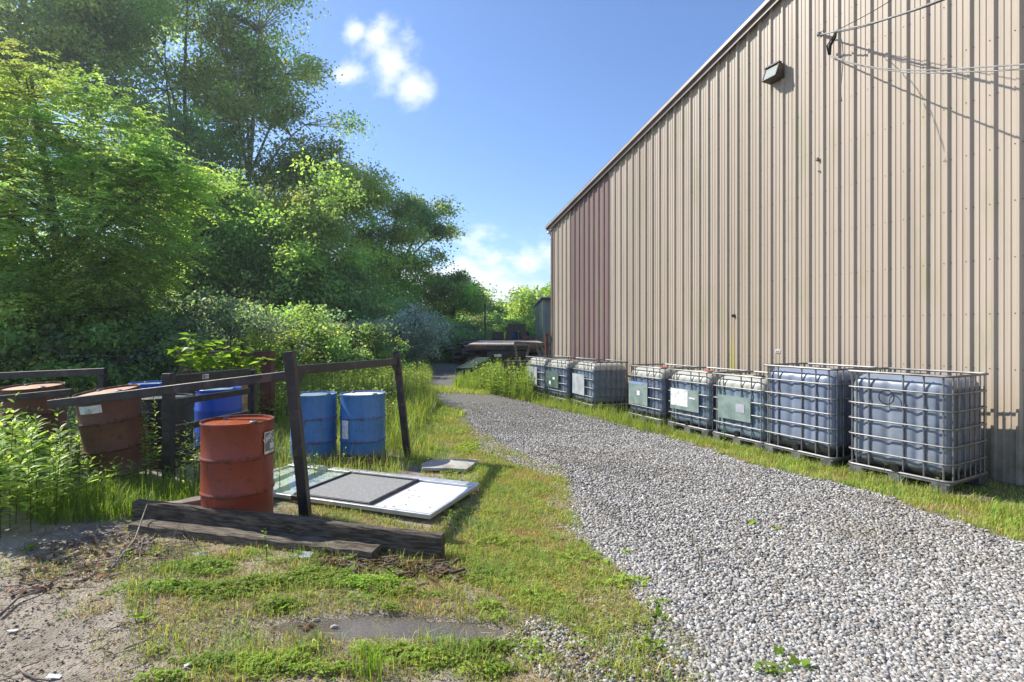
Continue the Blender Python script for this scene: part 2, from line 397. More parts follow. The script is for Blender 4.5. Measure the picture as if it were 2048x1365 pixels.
def sheet(xs, ys, dz=0.0, keep=None):
    X, Y = np.meshgrid(xs, ys); Z = gz(X, Y) + dz
    V = np.stack([X.ravel(), Y.ravel(), Z.ravel()], 1); nx = len(xs); ny = len(ys)
    i, j = np.meshgrid(np.arange(nx - 1), np.arange(ny - 1)); a = (j * nx + i).ravel()
    Fq = np.stack([a, a + 1, a + 1 + nx, a + nx], 1)
    if keep is not None:
        c = V[Fq].mean(1); Fq = Fq[keep(c[:, 0], c[:, 1])]
    u, inv = np.unique(Fq, return_inverse=True)
    return V[u], inv.reshape(Fq.shape)
k = mat('soil'); P_ = k.n('ShaderNodeNewGeometry').outputs['Position']
n1 = k.noise(P_, .7, 8, .65); n2 = k.noise(P_, 9, 8, .7); n3 = k.noise(P_, 70, 6, .7)
mud = k.mix(k.ramp(n2, .35, .65), (.255, .205, .145), (.37, .31, .235)); mud = k.mix(k.ramp(n3, .4, .65), mud, (.44, .38, .31)); mud = k.mix(k.m('MULTIPLY', k.ramp(k.noise(P_, 2.6, 7, .7), .5, .62), .55), mud, (.13, .10, .07))
vz = k.voro(P_, 55, 'F1', 'Distance'); mud = k.mix(k.m('MULTIPLY', k.ramp(vz, .1, .3, 1, 0), k.ramp(n2, .45, .6)), mud, (.5, .48, .45))
grs = k.mix(k.ramp(n3, .35, .65), (.09, .12, .04), (.19, .2, .075))
spg = k.n('ShaderNodeSeparateXYZ'); k.l(P_, spg.inputs[0])
gm = k.ramp(k.m('ADD', k.m('ADD', n1, k.m('MULTIPLY', spg.outputs[1], .06)), k.m('MULTIPLY', n2, .25)), .95, 1.12)
gm = k.m('MAXIMUM', gm, k.ramp(spg.outputs[0], 3.0, 4.6))
colr = k.mix(gm, mud, grs)
wx = k.m('DIVIDE', k.m('ADD', spg.outputs[0], .95), 1.35); wy = k.m('DIVIDE', k.m('SUBTRACT', spg.outputs[1], 2.98), .42)
wet = k.m('ADD', k.m('MULTIPLY', wx, wx), k.m('ADD', k.m('MULTIPLY', wy, wy), k.m('MULTIPLY', k.m('SUBTRACT', n2, .5), 2.2)))
wet = k.ramp(wet, .5, 1.5, 1, 0)
colr = k.mix(k.m('MULTIPLY', wet, .42), colr, (.15, .115, .08))
k.l(colr, k.b.inputs['Base Color']); k.l(k.m('SUBTRACT', .92, k.m('MULTIPLY', wet, .62)), k.b.inputs['Roughness'])
hh = k.m('ADD', k.m('MULTIPLY', n3, .5), k.m('ADD', n2, k.m('MULTIPLY', k.ramp(vz, 0, .5, 1, 0), .35))); bump(k, hh, .9, .03); M['soil'] = k.mat
xs = axis(-900, 900, -5, 5, .07); ys = axis(-300, 1500, 2.2, 9, .07)
V, Fq = sheet(xs, ys)
tag(link('ground', npmesh('ground', V, [Fq], M['soil'], smooth=True)), kind='structure')
k = mat('gravel'); P_ = k.n('ShaderNodeNewGeometry').outputs['Position']
v1 = k.voro(P_, 42, 'F1', 'Color'); dd = k.voro(P_, 42, 'F1', 'Distance'); vb = k.n('ShaderNodeSeparateXYZ'); k.l(v1, vb.inputs[0])
gc = k.mix(vb.outputs[0], (.24, .228, .21), (.45, .43, .40)); gc = k.mix(k.ramp(vb.outputs[1], .8, .95), gc, (.28, .225, .17))
gc = k.mix(k.ramp(dd, .35, .62), gc, (.11, .10, .088))
n5 = k.noise(P_, 1.3, 6, .65); gc = k.mix(k.m('MULTIPLY', k.ramp(n5, .52, .7), .4), gc, (.2, .18, .135))
k.l(gc, k.b.inputs['Base Color']); k.b.inputs['Roughness'].default_value = .9
bump(k, k.ramp(dd, .0, .6, 1, 0), 1.0, .03); M['gravel'] = k.mat
gxs = np.arange(-4.2, 7.5, .06); gys = np.concatenate([np.arange(.5, 8, .06), np.arange(8, 40, .16)])
def keepg(x, y): return inpoly(x + .10 * vnoise(x, y, 5) + .05 * vnoise(x, y, 14), y + .09 * vnoise(x, y, 4.3, 3), GE)
V, Fq = sheet(gxs, gys, .004, keepg)
tag(link('gravel_road', npmesh('gravel_road', V, [Fq], M['gravel'], smooth=True)), kind='structure')
k = mat('puddle_water'); k.b.inputs['Base Color'].default_value = (.46, .41, .33, 1); k.b.inputs['Roughness'].default_value = .04
k.b.inputs['Transmission Weight'].default_value = .8; k.b.inputs['IOR'].default_value = 1.4
bump(k, k.noise(k.ob, 30, 2, .5), .06, .004)
V, Fq = sheet(np.arange(-2.0, .6, .05), np.arange(2.6, 3.5, .04), 0, lambda x, y: pud(x, y) > .08); V[:, 2] = -.006
WZ = float(np.median(gz(np.array([-1.5, .3, -.6, -.6]), np.array([3.0, 3.0, 2.7, 3.35])))) - .012
V[:, 2] = WZ
tag(link('puddle', npmesh('puddle', V, [Fq], k.mat)), kind='structure')

# ------------------------------------------------------------------ building
bl = thing('metal_building', 'large tan corrugated metal building with a maroon panel section and sloping brown roof edge', 'building', (NN[0] * WD, NN[1] * WD, 0), ROTW)
XL = -13.41; XP = 2.0; SL = .307; ZE = 4.57; PITCH = .2235
def ztop(x): return ZE + SL * ((x - XL) if x <= XP else (2 * XP - XL - x))
def clad_profile(x0, x1):
    ph = (-9579 / (2044 - 533) + 3.341)                   # a rib edge that shows at the photo's right border
    pts = []; i0 = math.floor((x0 - ph) / PITCH) - 1; i1 = math.ceil((x1 - ph) / PITCH) + 1
    for i in range(i0, i1):
        b = ph + i * PITCH
        for (dx, h) in ((-.052, 0), (-.038, .029), (-.010, .029), (.008, 0), (.052, 0), (.058, .007), (.068, .007), (.074, 0), (.114, 0), (.120, .007), (.130, .007), (.136, 0)):
            x = b + dx
            if x0 <= x <= x1: pts.append((x, -h))
    return [(x0, 0)] + pts + [(x1, 0)], ph
def clad(name, x0, x1, mt, zb=-.06):
    pr, ph = clad_profile(x0, x1); mb = MB(); n = len(pr); vs = []
    zs = (0, .5, 1)
    for (x, y) in pr:
        for t in zs: vs.append((x, y, zb + (ztop(x) - zb) * t))
    fs = [(i * 3 + j, (i + 1) * 3 + j, (i + 1) * 3 + j + 1, i * 3 + j + 1) for i in range(n - 1) for j in range(2)]
    mb.add(vs, fs)
    if x0 < 0:                                            # screw heads in rows along the girts
        mb.mi = 1
        i = math.ceil((x0 - ph) / PITCH)
        while ph + i * PITCH < min(x1, 1):
            xx = ph + i * PITCH; z = 1.23
            while z < ztop(xx) - .2:
                for e in (-.058, .014):
                    if x0 < xx + e < x1: mb.box((xx + e, -.004, z), (.009, .008, .009), None, 0)
                z += .61
            i += 1
    return mb.build(name, [mt, M['rust']], bl)
def xw(px): return -(F * WD / (math.cos(TH) ** 2) / (px - 533) - WD * math.tan(TH))   # wall coordinate seen at a photo column
xa, xb = xw(1142), xw(1219)
clad('wall_cladding', XL + .09, xa, M['tan']); clad('maroon_cladding', xa, xb, M['maroon']); clad('wall_cladding', xb, 17, M['tan'])
mb = MB(); DEP = 22
for (x, zt) in ((XL, ZE),):
    mb.add([(XL, .03, -.3), (XL, DEP, -.3), (XL, DEP, ZE), (XL, .03, ZE)], [(0, 3, 2, 1)])
mb.add([(17.4, .03, -.3), (17.4, DEP, -.3), (17.4, DEP, ZE), (17.4, .03, ZE)], [(0, 1, 2, 3)])
mb.add([(XL, DEP, -.3), (17.4, DEP, -.3), (17.4, DEP, ZE), (XP, DEP, ztop(XP)), (XL, DEP, ZE)], [(0, 4, 3, 2, 1)])
mb.build('side_wall', M['tan'], bl)
mb = MB()
for (x0, x1) in ((XL - .18, XP), (XP, 2 * XP - XL + .18)):
    z0 = ztop(XL) - SL * .18 if x0 < XP else ztop(XP); z1 = ztop(XP) if x0 < XP else ztop(XL) - SL * .18
    a = Vector((x0, DEP / 2 - .03, z0 + .055)); b = Vector((x1, DEP / 2 - .03, z1 + .055)); mb.beam(a, b, DEP + .22, .05)
mb.build('roof', M['roof'], bl)
mb = MB()
for (x0, z0, x1, z1) in ((XL - .2, ztop(XL) - SL * .2, XP, ztop(XP)), (XP, ztop(XP), 2 * XP - XL + .2, ztop(XL) - SL * .2)):
    mb.beam((x0, -.085, z0 + .02), (x1, -.085, z1 + .02), .02, .17)
    mb.beam((x0, -.05, z0 - .005), (x1, -.05, z1 - .005), .05, .012)
    mb.beam((x0, -.11, z0 + .085), (x1, -.11, z1 + .085), .025, .05)
mb.build('roof_edge_trim', M['trim'], bl)
mb = MB(); mb.box((XL + .035, -.022, ZE / 2 - .06), (.11, .05, ZE - .02)); mb.build('corner_trim', M['trim'], bl)
mb = MB(); mb.box((XL - .11, 6, ZE - .12), (.12, 12.2, .1), None, .02); mb.build('gutter', M['white_paint'], bl)
mb = MB(); mb.tube([(XL - .11, .02, ZE - .15), (XL - .09, .0, ZE - .28), (XL - .02, .0, ZE - .3)], .03, 8); mb.build('gutter_elbow', M['white_paint'], bl)
mb = MB(); mb.box((2, .03, -.2), (30.6, .3, .24), None, .02); mb.build('foundation', M['concrete'], bl)
mb = MB(); xh = xw(1470); mb.tube([(xh, .03, 1.91), (xh, -.06, 1.905)], .028, 10); mb.build('drain_hole', M['black_plastic'], bl)
mb = MB(); xh = xw(1557); zz = CH - 41 * (-xh + WD * math.tan(TH)) * math.cos(TH) / F
mb.box((xh, -.012, zz), (.085, .004, .055)); mb.mi = 1
for q in (-.025, 0, .022): mb.box((xh + q, -.016, zz), (.008, .004, .035))
mb.build('wall_sticker', [M['paper'], M['ink']], bl)
mb = MB(); xh = xw(1638); mb.box((xh, -.03, 4.15), (.04, .05, .05), None, .01); mb.build('wall_bracket', M['galv'], bl); mb = MB(); mb.box((xh + .01, -.02, 3.98), (.03, .03, .03), None, .01); mb.build('wall_bracket', M['galv'], bl)

def WP(px, py, p):                                        # point at offset p in front of the wall seen at a photo pixel (world)
    dd_ = WD - p; t = F * dd_ / (math.cos(TH) ** 2) / (px - 533); Y = math.cos(TH) * t
    s_ = t - dd_ * math.tan(TH); z = CH + (HY - py) * Y / F
    q = NN * dd_ + UN * s_; return Vector((q[0], q[1], z))
# flood light
c0 = WP(1548, 150, .18)
fl = thing('flood_light', 'dark bronze wall flood light with glass front mounted high on the tan wall', 'lamp', WP(1556, 150, 0), ROTW)
mb = MB(); T = Matrix.Rotation(R(28), 3, 'X')
prof = [(-.17, -.30, -.10), (-.17, -.30, .10)]
vs = [(-.19, -.02, -.16), (.19, -.02, -.16), (.19, -.02, .17), (-.19, -.02, .17), (-.19, -.30, -.15), (.19, -.30, -.15), (.19, -.17, .17), (-.19, -.17, .17)]
fs = [(0, 3, 2, 1), (0, 1, 5, 4), (3, 7, 6, 2), (0, 4, 7, 3), (1, 2, 6, 5), (4, 5, 6, 7)]
mb.add(vs, fs); mb.beam((-.2, -.17, .185), (.2, -.17, .185), .10, .03)
mb.beam((-.2, -.24, .02), (-.2, -.235, .03), .02, .02)
mb.build('housing', M['lamp_body'], fl)
mb = MB(); nrm = Vector((0, -.32, .13)).normalized()
def lp(u, v): return Vector((u, -.30 + .13 * v, -.15 + .32 * v)) + Vector((0, -.93, .37)) * .006
mb.add([lp(-.16, .1), lp(.16, .1), lp(.16, .9), lp(-.16, .9)], [(0, 1, 2, 3)]); mb.build('glass_lens', M['lens'], fl)
mb = MB()
for (a, b) in (((-.18, .03), (.18, .03)), ((-.18, .97), (.18, .97)), ((-.178, .03), (-.178, .97)), ((.178, .03), (.178, .97))):
    mb.beam(lp(*a), lp(*b), .024, .03, nrm)
mb.build('front_frame', M['lamp_body'], fl)
mb = MB(); mb.box((0, -.01, 0), (.16, .03, .2)); mb.build('mounting_plate', M['lamp_body'], fl)
fl.scale = (.68, .68, .68)
# service cables
def cable(name, label, pts, r, mt, n=5, sub=6, group=None):
    mb = MB(); P = [Vector(p) for p in pts]; out = []
    for i in range(len(P) - 1):
        p0 = P[max(i - 1, 0)]; p1 = P[i]; p2 = P[i + 1]; p3 = P[min(i + 2, len(P) - 1)]
        for q in range(sub):
            t = q / sub; out.append(.5 * ((2 * p1) + (p2 - p0) * t + (2 * p0 - 5 * p1 + 4 * p2 - p3) * t * t + (3 * p1 - p0 - 3 * p2 + p3) * t ** 3))
    out.append(P[-1]); mb.tube(out, r, n); return tag(mb.build(name, mt, None, True), label, 'cable', group)
cable('service_cable', 'thick twisted overhead cable rising up and right from the wall hook', [WP(1640, 70, .03), WP(1676, 62, .33), WP(1760, 42, .80), WP(1890, -4, 1.5), WP(2120, -120, 2.6)], .011, M['cable'], 6)
cable('service_cable', 'thin upper overhead wire parting from the thick twisted cable', [WP(1672, 62, .31), WP(1730, 32, .7), WP(1790, -4, 1.1), WP(1900, -80, 1.9)], .005, M['cable_dark'])
cable('service_cable', 'dark overhead strand wound along the underside of the thick cable', [WP(1672, 66, .30), WP(1720, 56, .62), WP(1760, 44, .79), WP(1890, 0, 1.47), WP(2120, -112, 2.6)], .006, M['cable_dark'])
mb = MB()
for q in (-.02, 0, .02, .012): mb.tube([WP(1672 + q * 50, 64, .31), WP(1668 + q * 160, 76, .26), WP(1658 + q * 200, 92, .14), WP(1659 + q * 80, 110, .05)], .010, 6)
tag(mb.build('drip_loop', M['cable_dark'], None, True), 'dark bundle of cables dropping from the overhead wires to the wall', 'cable')
cable('hanging_wire', 'loose thin black wire end hanging down the wall below the overhead cables', [WP(1676, 62, .33), WP(1684, 85, .5), WP(1686, 120, .62), WP(1683, 160, .7), WP(1681, 185, .74), WP(1684, 203, .76)], .005, M['cable_dark'])
cable('slack_wire', 'pale sagging wire crossing the wall, the upper of the sagging two', [WP(1660, 112, .04), WP(1730, 132, .46), WP(1830, 141, 1.0), WP(1940, 136, 1.6), WP(2060, 128, 2.1), WP(2200, 110, 3.0)], .006, M['cable'])
cable('slack_wire', 'pale sagging wire crossing the wall, the lower of the sagging two', [WP(1660, 114, .04), WP(1730, 134, .44), WP(1830, 146, .97), WP(1940, 144, 1.56), WP(2060, 138, 2.0), WP(2200, 124, 2.9)], .006, M['cable'])
mb = MB(); h0 = WP(1640, 70, 0); mb.box(h0 + Vector((-.03, -.02, 0)), (.05, .05, .06), None, .01); mb.tube([h0, WP(1650, 68, .08), WP(1646, 62, .1), WP(1638, 64, .06)], .008, 6)
tag(mb.build('cable_hook', M['galv'], None), 'small metal hook fixed to the wall holding the overhead cable', 'hook')

# ------------------------------------------------------------------ IBC totes
def rrect(hx, hy, r, seg=5):
    out = []
    for (cx_, cy_, a0) in ((hx - r, hy - r, 0), (-hx + r, hy - r, 90), (-hx + r, -hy + r, 180), (hx - r, -hy + r, 270)):
        for i in range(seg + 1):
            a = R(a0 + 90 * i / seg); out.append((cx_ + r * math.cos(a), cy_ + r * math.sin(a)))
    return out
def tank_mesh(Wd, Dp, z0, z1, mt):
    hx, hy = Wd / 2 - .028, Dp / 2 - .028; ns = 18; pts = []
    for e in range(4):                                    # dense perimeter with vertical flutes
        L = hx if e % 2 == 0 else hy
    per = []; base = rrect(hx, hy, .085, 6); n0 = len(base)
    for i in range(n0):
        a = Vector(base[i]); b = Vector(base[(i + 1) % n0]); L = (b - a).length
        m = max(1, int(L / .018))
        for q in range(m): per.append(a + (b - a) * q / m)
    zs = [0, .012, .035, .07, .12] + list(np.linspace(.16, z1 - z0 - .14, 22)) + [z1 - z0 - .10, z1 - z0 - .06, z1 - z0 - .03, z1 - z0 - .01, z1 - z0]
    H = z1 - z0; n = len(per); vs = []
    for z in zs:
        ins = 0
        if z < .12: ins = .06 * (1 - z / .12) ** 2
        if z > H - .12: ins = .085 * ((z - H + .12) / .12) ** 2.2
        for p in per:
            x, y = p
            onx = abs(abs(y) - hy) < .004; ony = abs(abs(x) - hx) < .004
            g = 0
            if onx:
                for (c_, wd) in ((-.36, .035), (-.10, .035), (.19, .035), (.40, .03)):
                    g += .022 * math.exp(-((x - c_ * Wd / 1.0) / wd) ** 2)
            if ony:
                for c_ in (-.26, -.12, .02, .15, .28): g += .018 * math.exp(-((y - c_) / .022) ** 2)
            zf = min(1, max(0, (z - .08) / .08)) * min(1, max(0, (H - .06 - z) / .1))
            hb = .007 * math.exp(-(((z * 5.0 / H) % 1 - .5) / .12) ** 2)
            g = (g + hb) * zf
            sx_ = 1 - (ins + g) / hx; sy_ = 1 - (ins + g) / hy
            vs.append((x * sx_, y * sy_, z0 + z))
    fs = []
    for i in range(len(zs) - 1):
        for j in range(n): fs.append((i * n + j, i * n + (j + 1) % n, (i + 1) * n + (j + 1) % n, (i + 1) * n + j))
    fs.append(tuple(range((len(zs) - 1) * n, len(zs) * n))); mb = MB(); mb.add(vs, fs); return mb.mesh('tank', mt, 60)
def cage_meshes(Wd, Dp, z0, z1, nr, mt):
    mb = MB(); hx, hy = Wd / 2, Dp / 2
    zz_ = [z0 + (z1 - z0) * i / nr for i in range(nr + 1)]
    rg = rrect(hx, hy, .07, 4)
    for i, z in enumerate(zz_[1:-1]): mb.tube([(x, y, z) for x, y in rg], .0095, 6, True)
    mb.tube([(x, y, z0 + .01) for x, y in rg], .013, 6, True)
    top = MB(); rt = rrect(hx + .003, hy + .003, .05, 4); top.tube([(x, y, z1) for x, y in rt], .0135, 6, True)
    for fx in (-.40, -.27, .07, .26, .43):
        for sy_ in (-1, 1): mb.tube([(fx * Wd, sy_ * (hy - .016), z0), (fx * Wd, sy_ * (hy - .016), z1)], .009, 6)
    for fy in (-.40, -.27, -.10, .04, .18, .31, .43):
        for sx_ in (-1, 1): mb.tube([(sx_ * (hx - .016), fy * Dp, z0), (sx_ * (hx - .016), fy * Dp, z1)], .009, 6)
    return mb, top
def ibc_at(s_mid, df, rot, big, label, tmat, extras=(), zdrop=0.0, sw=1.0):
    H = 1.19 if big else 1.02; Wd, Dp = (1.0 * sw, .85)
    c = NN * (df + Dp / 2) + UN * s_mid; zb = float(gz(c[0], c[1])) + .01 - zdrop
    t = thing('bulk_liquid_tote', label, 'liquid tote', (c[0], c[1], zb), ROTW + R(rot), 'caged liquid totes in a row along the tan wall')
    z0 = .13; nr = 6 if big else 5
    link('tank', tank_mesh(Wd, Dp, z0 + .01, H - .035, tmat), t)
    cg, top = cage_meshes(Wd, Dp, z0, H, nr, M['galv'])
    cg.build('cage', M['galv'], t, 50); top.build('top_rail', M['galv_dark'], t, 50)
    mb = MB()
    for x in (-.40, 0, .40):
        mb.box((x * Wd, -Dp / 2 + .06, .06), (.15, .13, .12), None, .012); mb.box((x * Wd, Dp / 2 - .06, .06), (.15, .13, .12), None, .012)
    mb.box((0, -Dp / 2 + .045, .012), (Wd, .09, .022), None, .005); mb.box((0, Dp / 2 - .045, .012), (Wd, .09, .022), None, .005)
    for y in (-Dp / 2 + .02, 0, Dp / 2 - .02): mb.beam((-Wd / 2 + .01, y, .118), (Wd / 2 - .01, y, .118), .05, .018)
    for x in (-Wd / 2 + .02, Wd / 2 - .02): mb.beam((x, -Dp / 2 + .02, .119), (x, Dp / 2 - .02, .119), .04, .016)
    mb.build('pallet', M['galv_dark'], t)
    mb = MB(); cp = M['red_cap'] if 'red' in extras else M['black_plastic']
    mb.lathe([(.0, 0), (.09, 0), (.09, .02), (.075, .032), (.0, .034)], 18, (0.02, 0, H - .042), False, False); mb.build('fill_cap', cp, t, 40)
    mb = MB(); mb.tube([(.0, -Dp / 2 + .06, .19), (0, -Dp / 2 + .0, .185)], .035, 10); mb.tube([(0, -Dp / 2 + .015, .185), (0, -Dp / 2 - .018, .18)], .045, 12)
    mb.build('outlet_valve', M['black_plastic'], t, 40)
    def plate(x0, x1, za, zb_, m, nm='label_plate', lab=None, yy=-.013):
        q = MB(); q.box(((x0 + x1) / 2 * Wd, -Dp / 2 + yy, (za + zb_) / 2), ((x1 - x0) * Wd, .004, zb_ - za), None, 0)
        o = q.build(nm, m, t); 
        if lab: o['label'] = lab
        return o
    e = dict(x for x in extras if isinstance(x, tuple))
    if 'plate' in e:
        x0, x1, a, b, m = e['plate']; plate(x0, x1, a, b, M[m])
        for (x0, x1, a, b, m) in e.get('stick', ()): plate(x0, x1, a, b, M[m], 'sticker', None, -.017)
    if 'ring' in e:
        q = MB(); q.tube([(-.08 + .075 * math.cos(a), -Dp / 2 - .012, .93 + .075 * math.sin(a)) for a in np.linspace(0, 2 * math.pi, 20, endpoint=False)], .006, 5, True)
        q.build('wire_ring', M['black_steel'], t)
    return t
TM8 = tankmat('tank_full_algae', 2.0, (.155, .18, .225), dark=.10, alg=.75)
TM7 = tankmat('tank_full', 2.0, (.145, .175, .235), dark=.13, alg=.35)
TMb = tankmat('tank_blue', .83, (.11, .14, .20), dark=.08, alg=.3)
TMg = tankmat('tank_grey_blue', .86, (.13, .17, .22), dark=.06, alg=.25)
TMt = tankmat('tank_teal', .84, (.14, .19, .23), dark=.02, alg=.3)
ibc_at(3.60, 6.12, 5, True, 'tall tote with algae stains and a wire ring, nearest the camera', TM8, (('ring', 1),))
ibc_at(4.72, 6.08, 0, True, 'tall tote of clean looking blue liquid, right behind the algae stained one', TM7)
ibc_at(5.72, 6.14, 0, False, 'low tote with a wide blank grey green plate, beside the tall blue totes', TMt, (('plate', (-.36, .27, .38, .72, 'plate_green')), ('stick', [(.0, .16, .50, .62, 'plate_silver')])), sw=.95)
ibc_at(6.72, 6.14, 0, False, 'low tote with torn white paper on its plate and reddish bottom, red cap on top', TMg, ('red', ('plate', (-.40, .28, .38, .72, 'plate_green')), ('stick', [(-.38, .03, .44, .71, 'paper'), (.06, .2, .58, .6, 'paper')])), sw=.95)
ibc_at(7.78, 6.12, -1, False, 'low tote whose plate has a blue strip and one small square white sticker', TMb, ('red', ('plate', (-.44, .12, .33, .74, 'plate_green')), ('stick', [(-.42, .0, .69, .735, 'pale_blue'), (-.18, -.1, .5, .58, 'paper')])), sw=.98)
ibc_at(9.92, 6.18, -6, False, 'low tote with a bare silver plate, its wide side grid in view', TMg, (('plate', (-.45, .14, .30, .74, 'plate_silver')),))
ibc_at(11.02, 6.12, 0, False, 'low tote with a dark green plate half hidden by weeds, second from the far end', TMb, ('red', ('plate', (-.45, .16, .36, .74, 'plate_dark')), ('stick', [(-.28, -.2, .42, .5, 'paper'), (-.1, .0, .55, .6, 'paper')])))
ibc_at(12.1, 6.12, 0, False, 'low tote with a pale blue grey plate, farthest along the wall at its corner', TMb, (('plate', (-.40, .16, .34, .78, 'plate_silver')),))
mb = MB(); c_ = NN * 6.3 + UN * 3.02
mb.box((c_[0], c_[1], .02), (.42, .16, .03), Matrix.Rotation(ROTW + .1, 3, 'Z'), .008)
tag(mb.build('plank', M['wood_mid']), 'short brown board on the ground under the near corner of the nearest tote', 'board')

# ------------------------------------------------------------------ drums
def drum_prof(kind):
    if kind == 'steel':
        p = [(.27, 0), (.286, 0), (.288, .012), (.281, .02), (.281, .27), (.284, .278), (.291, .286), (.291, .296), (.284, .304), (.281, .312),
             (.281, .56), (.284, .568), (.291, .576), (.291, .586), (.284, .594), (.281, .602), (.281, .852), (.288, .862), (.290, .874), (.286, .88), (.279, .878), (.277, .86)]
        lid = .858
    else:
        p = [(.25, 0), (.27, .004), (.283, .04), (.285, .1), (.285, .27), (.291, .29), (.291, .305), (.285, .325), (.286, .57), (.292, .59), (.292, .605), (.285, .625), (.283, .78), (.272, .83), (.272, .848), (.288, .856), (.290, .876), (.284, .882), (.262, .88), (.258, .86)]
        lid = .856
    return p, lid
def drum(label, X, Y, ztop_, kind, mbody, mlid, rot=(0, 0, 0), dent=0.0, group=None, bung=True, water=False, h=.88):
    t = thing('oil_drum' if kind == 'steel' else 'plastic_drum', label, 'drum', (X, Y, ztop_ - h), 0, group, rot)
    p, lz = drum_prof(kind); ph = random.uniform(0, 6)
    wob = (lambda a, z: dent * (math.sin(2 * a + ph) * math.sin(z * 3.4) * .5 + math.sin(5 * a + z * 7 + ph) * .25 * math.sin(z * 3.5))) if dent else None
    mb = MB(); mb.lathe(p, 56, (0, 0, 0), True, False, wob); mb.build('body', mbody, t, 50)
    mb = MB(); mb.lathe([(.276 if kind == 'steel' else .258, lz), (.26, lz + .001), (.2, lz + .006), (.1, lz + .009), (.0, lz + .01)][::1], 56, (0, 0, 0), False, False, wob); mb.build('lid', mlid, t, True)
    if bung:
        for (bx_, by_, r_) in ((.17, -.07, .033), (-.16, .1, .022)):
            mb = MB(); mb.lathe([(r_, 0), (r_, .012), (r_ * .75, .017), (.0, .017)], 12, (bx_, by_, lz + .005), False, False)
            mb.tube([(bx_ - r_ * .7, by_, lz + .022), (bx_ + r_ * .7, by_, lz + .022)], .005, 5); mb.build('bung', M['galv'], t)
    return t
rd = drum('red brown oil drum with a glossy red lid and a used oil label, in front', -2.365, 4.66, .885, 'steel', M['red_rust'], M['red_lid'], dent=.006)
# label on red drum
def on_cyl(r, a, z): return Vector((r * math.cos(a), r * math.sin(a), z))
def patch(nm, a0, a1, z0, z1, r, m, parent, n=8):
    mb = MB(); vs = []
    for i in range(n + 1):
        a = a0 + (a1 - a0) * i / n; vs += [on_cyl(r, a, z0), on_cyl(r, a, z1)]
    mb.add(vs, [(2 * i, 2 * i + 2, 2 * i + 3, 2 * i + 1) for i in range(n)]); return mb.build(nm, m, parent, True)
def text_mesh(txt, size):
    cu_ = bpy.data.curves.new('txt', 'FONT'); cu_.body = txt; cu_.size = size; cu_.align_x = 'CENTER'; cu_.align_y = 'CENTER'; cu_.offset = .002
    o = bpy.data.objects.new('txt', cu_); S.collection.objects.link(o); dg = C.evaluated_depsgraph_get(); me = bpy.data.meshes.new_from_object(o.evaluated_get(dg))
    bpy.data.objects.remove(o); return me
ac = math.atan2(-4.66, 2.365) + 1.0; lz0, lz1 = .60, .785; la0, la1 = ac - .25, ac + .25
lab = patch('label', la0, la1, lz0, lz1, .2935, M['paper'], rd); lab['label'] = 'grey and white used oil label'
patch('label_panel', la0 + .02, la1 - .02, lz0 + .022, lz1 - .008, .2945, M['label_grey'], lab)
patch('label_box', ac - .03, la1 - .03, lz0 + .035, lz0 + .085, .2955, M['paper'], lab)
for (txt, sz, aa, zc, rt) in (('USED', .052, ac - .085, .735, R(27)), ('OIL', .044, ac + .14, .715, R(24))):
    me = text_mesh(txt, sz)
    for v in me.vertices:
        x = v.co.x * math.cos(rt) - v.co.y * math.sin(rt); y = v.co.x * math.sin(rt) + v.co.y * math.cos(rt)
        v.co = on_cyl(.2965, aa + x / .2965, zc + y)
    me.materials.clear(); me.materials.append(M['paper']); link('lettering', me, lab)
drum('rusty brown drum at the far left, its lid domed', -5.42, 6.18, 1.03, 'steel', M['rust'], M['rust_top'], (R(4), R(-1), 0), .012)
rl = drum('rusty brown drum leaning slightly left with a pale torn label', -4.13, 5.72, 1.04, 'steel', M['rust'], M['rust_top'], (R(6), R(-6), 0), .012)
q = patch('label', -1.9, -1.15, .70, .78, .294, M['paper'], rl)
drum('black drum with a wet grey lid behind the black rack post', -4.12, 6.42, .875, 'plastic', M['black_drum'], M['grey_lid'])
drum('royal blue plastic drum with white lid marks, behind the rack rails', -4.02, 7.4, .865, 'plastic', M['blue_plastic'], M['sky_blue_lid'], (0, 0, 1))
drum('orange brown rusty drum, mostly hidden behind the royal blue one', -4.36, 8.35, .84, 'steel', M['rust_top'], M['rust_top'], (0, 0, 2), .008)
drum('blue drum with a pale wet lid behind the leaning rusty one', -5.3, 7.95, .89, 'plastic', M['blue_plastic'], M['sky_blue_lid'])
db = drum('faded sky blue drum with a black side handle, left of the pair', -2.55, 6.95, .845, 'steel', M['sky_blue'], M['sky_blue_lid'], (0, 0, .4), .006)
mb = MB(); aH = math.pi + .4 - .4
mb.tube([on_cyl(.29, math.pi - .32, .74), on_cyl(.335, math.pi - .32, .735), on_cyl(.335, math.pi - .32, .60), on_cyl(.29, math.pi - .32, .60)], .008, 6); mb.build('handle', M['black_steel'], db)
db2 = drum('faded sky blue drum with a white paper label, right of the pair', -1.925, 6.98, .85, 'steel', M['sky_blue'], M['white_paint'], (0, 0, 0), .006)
patch('label', -2.35, -1.95, .33, .56, .294, M['paper'], db2)

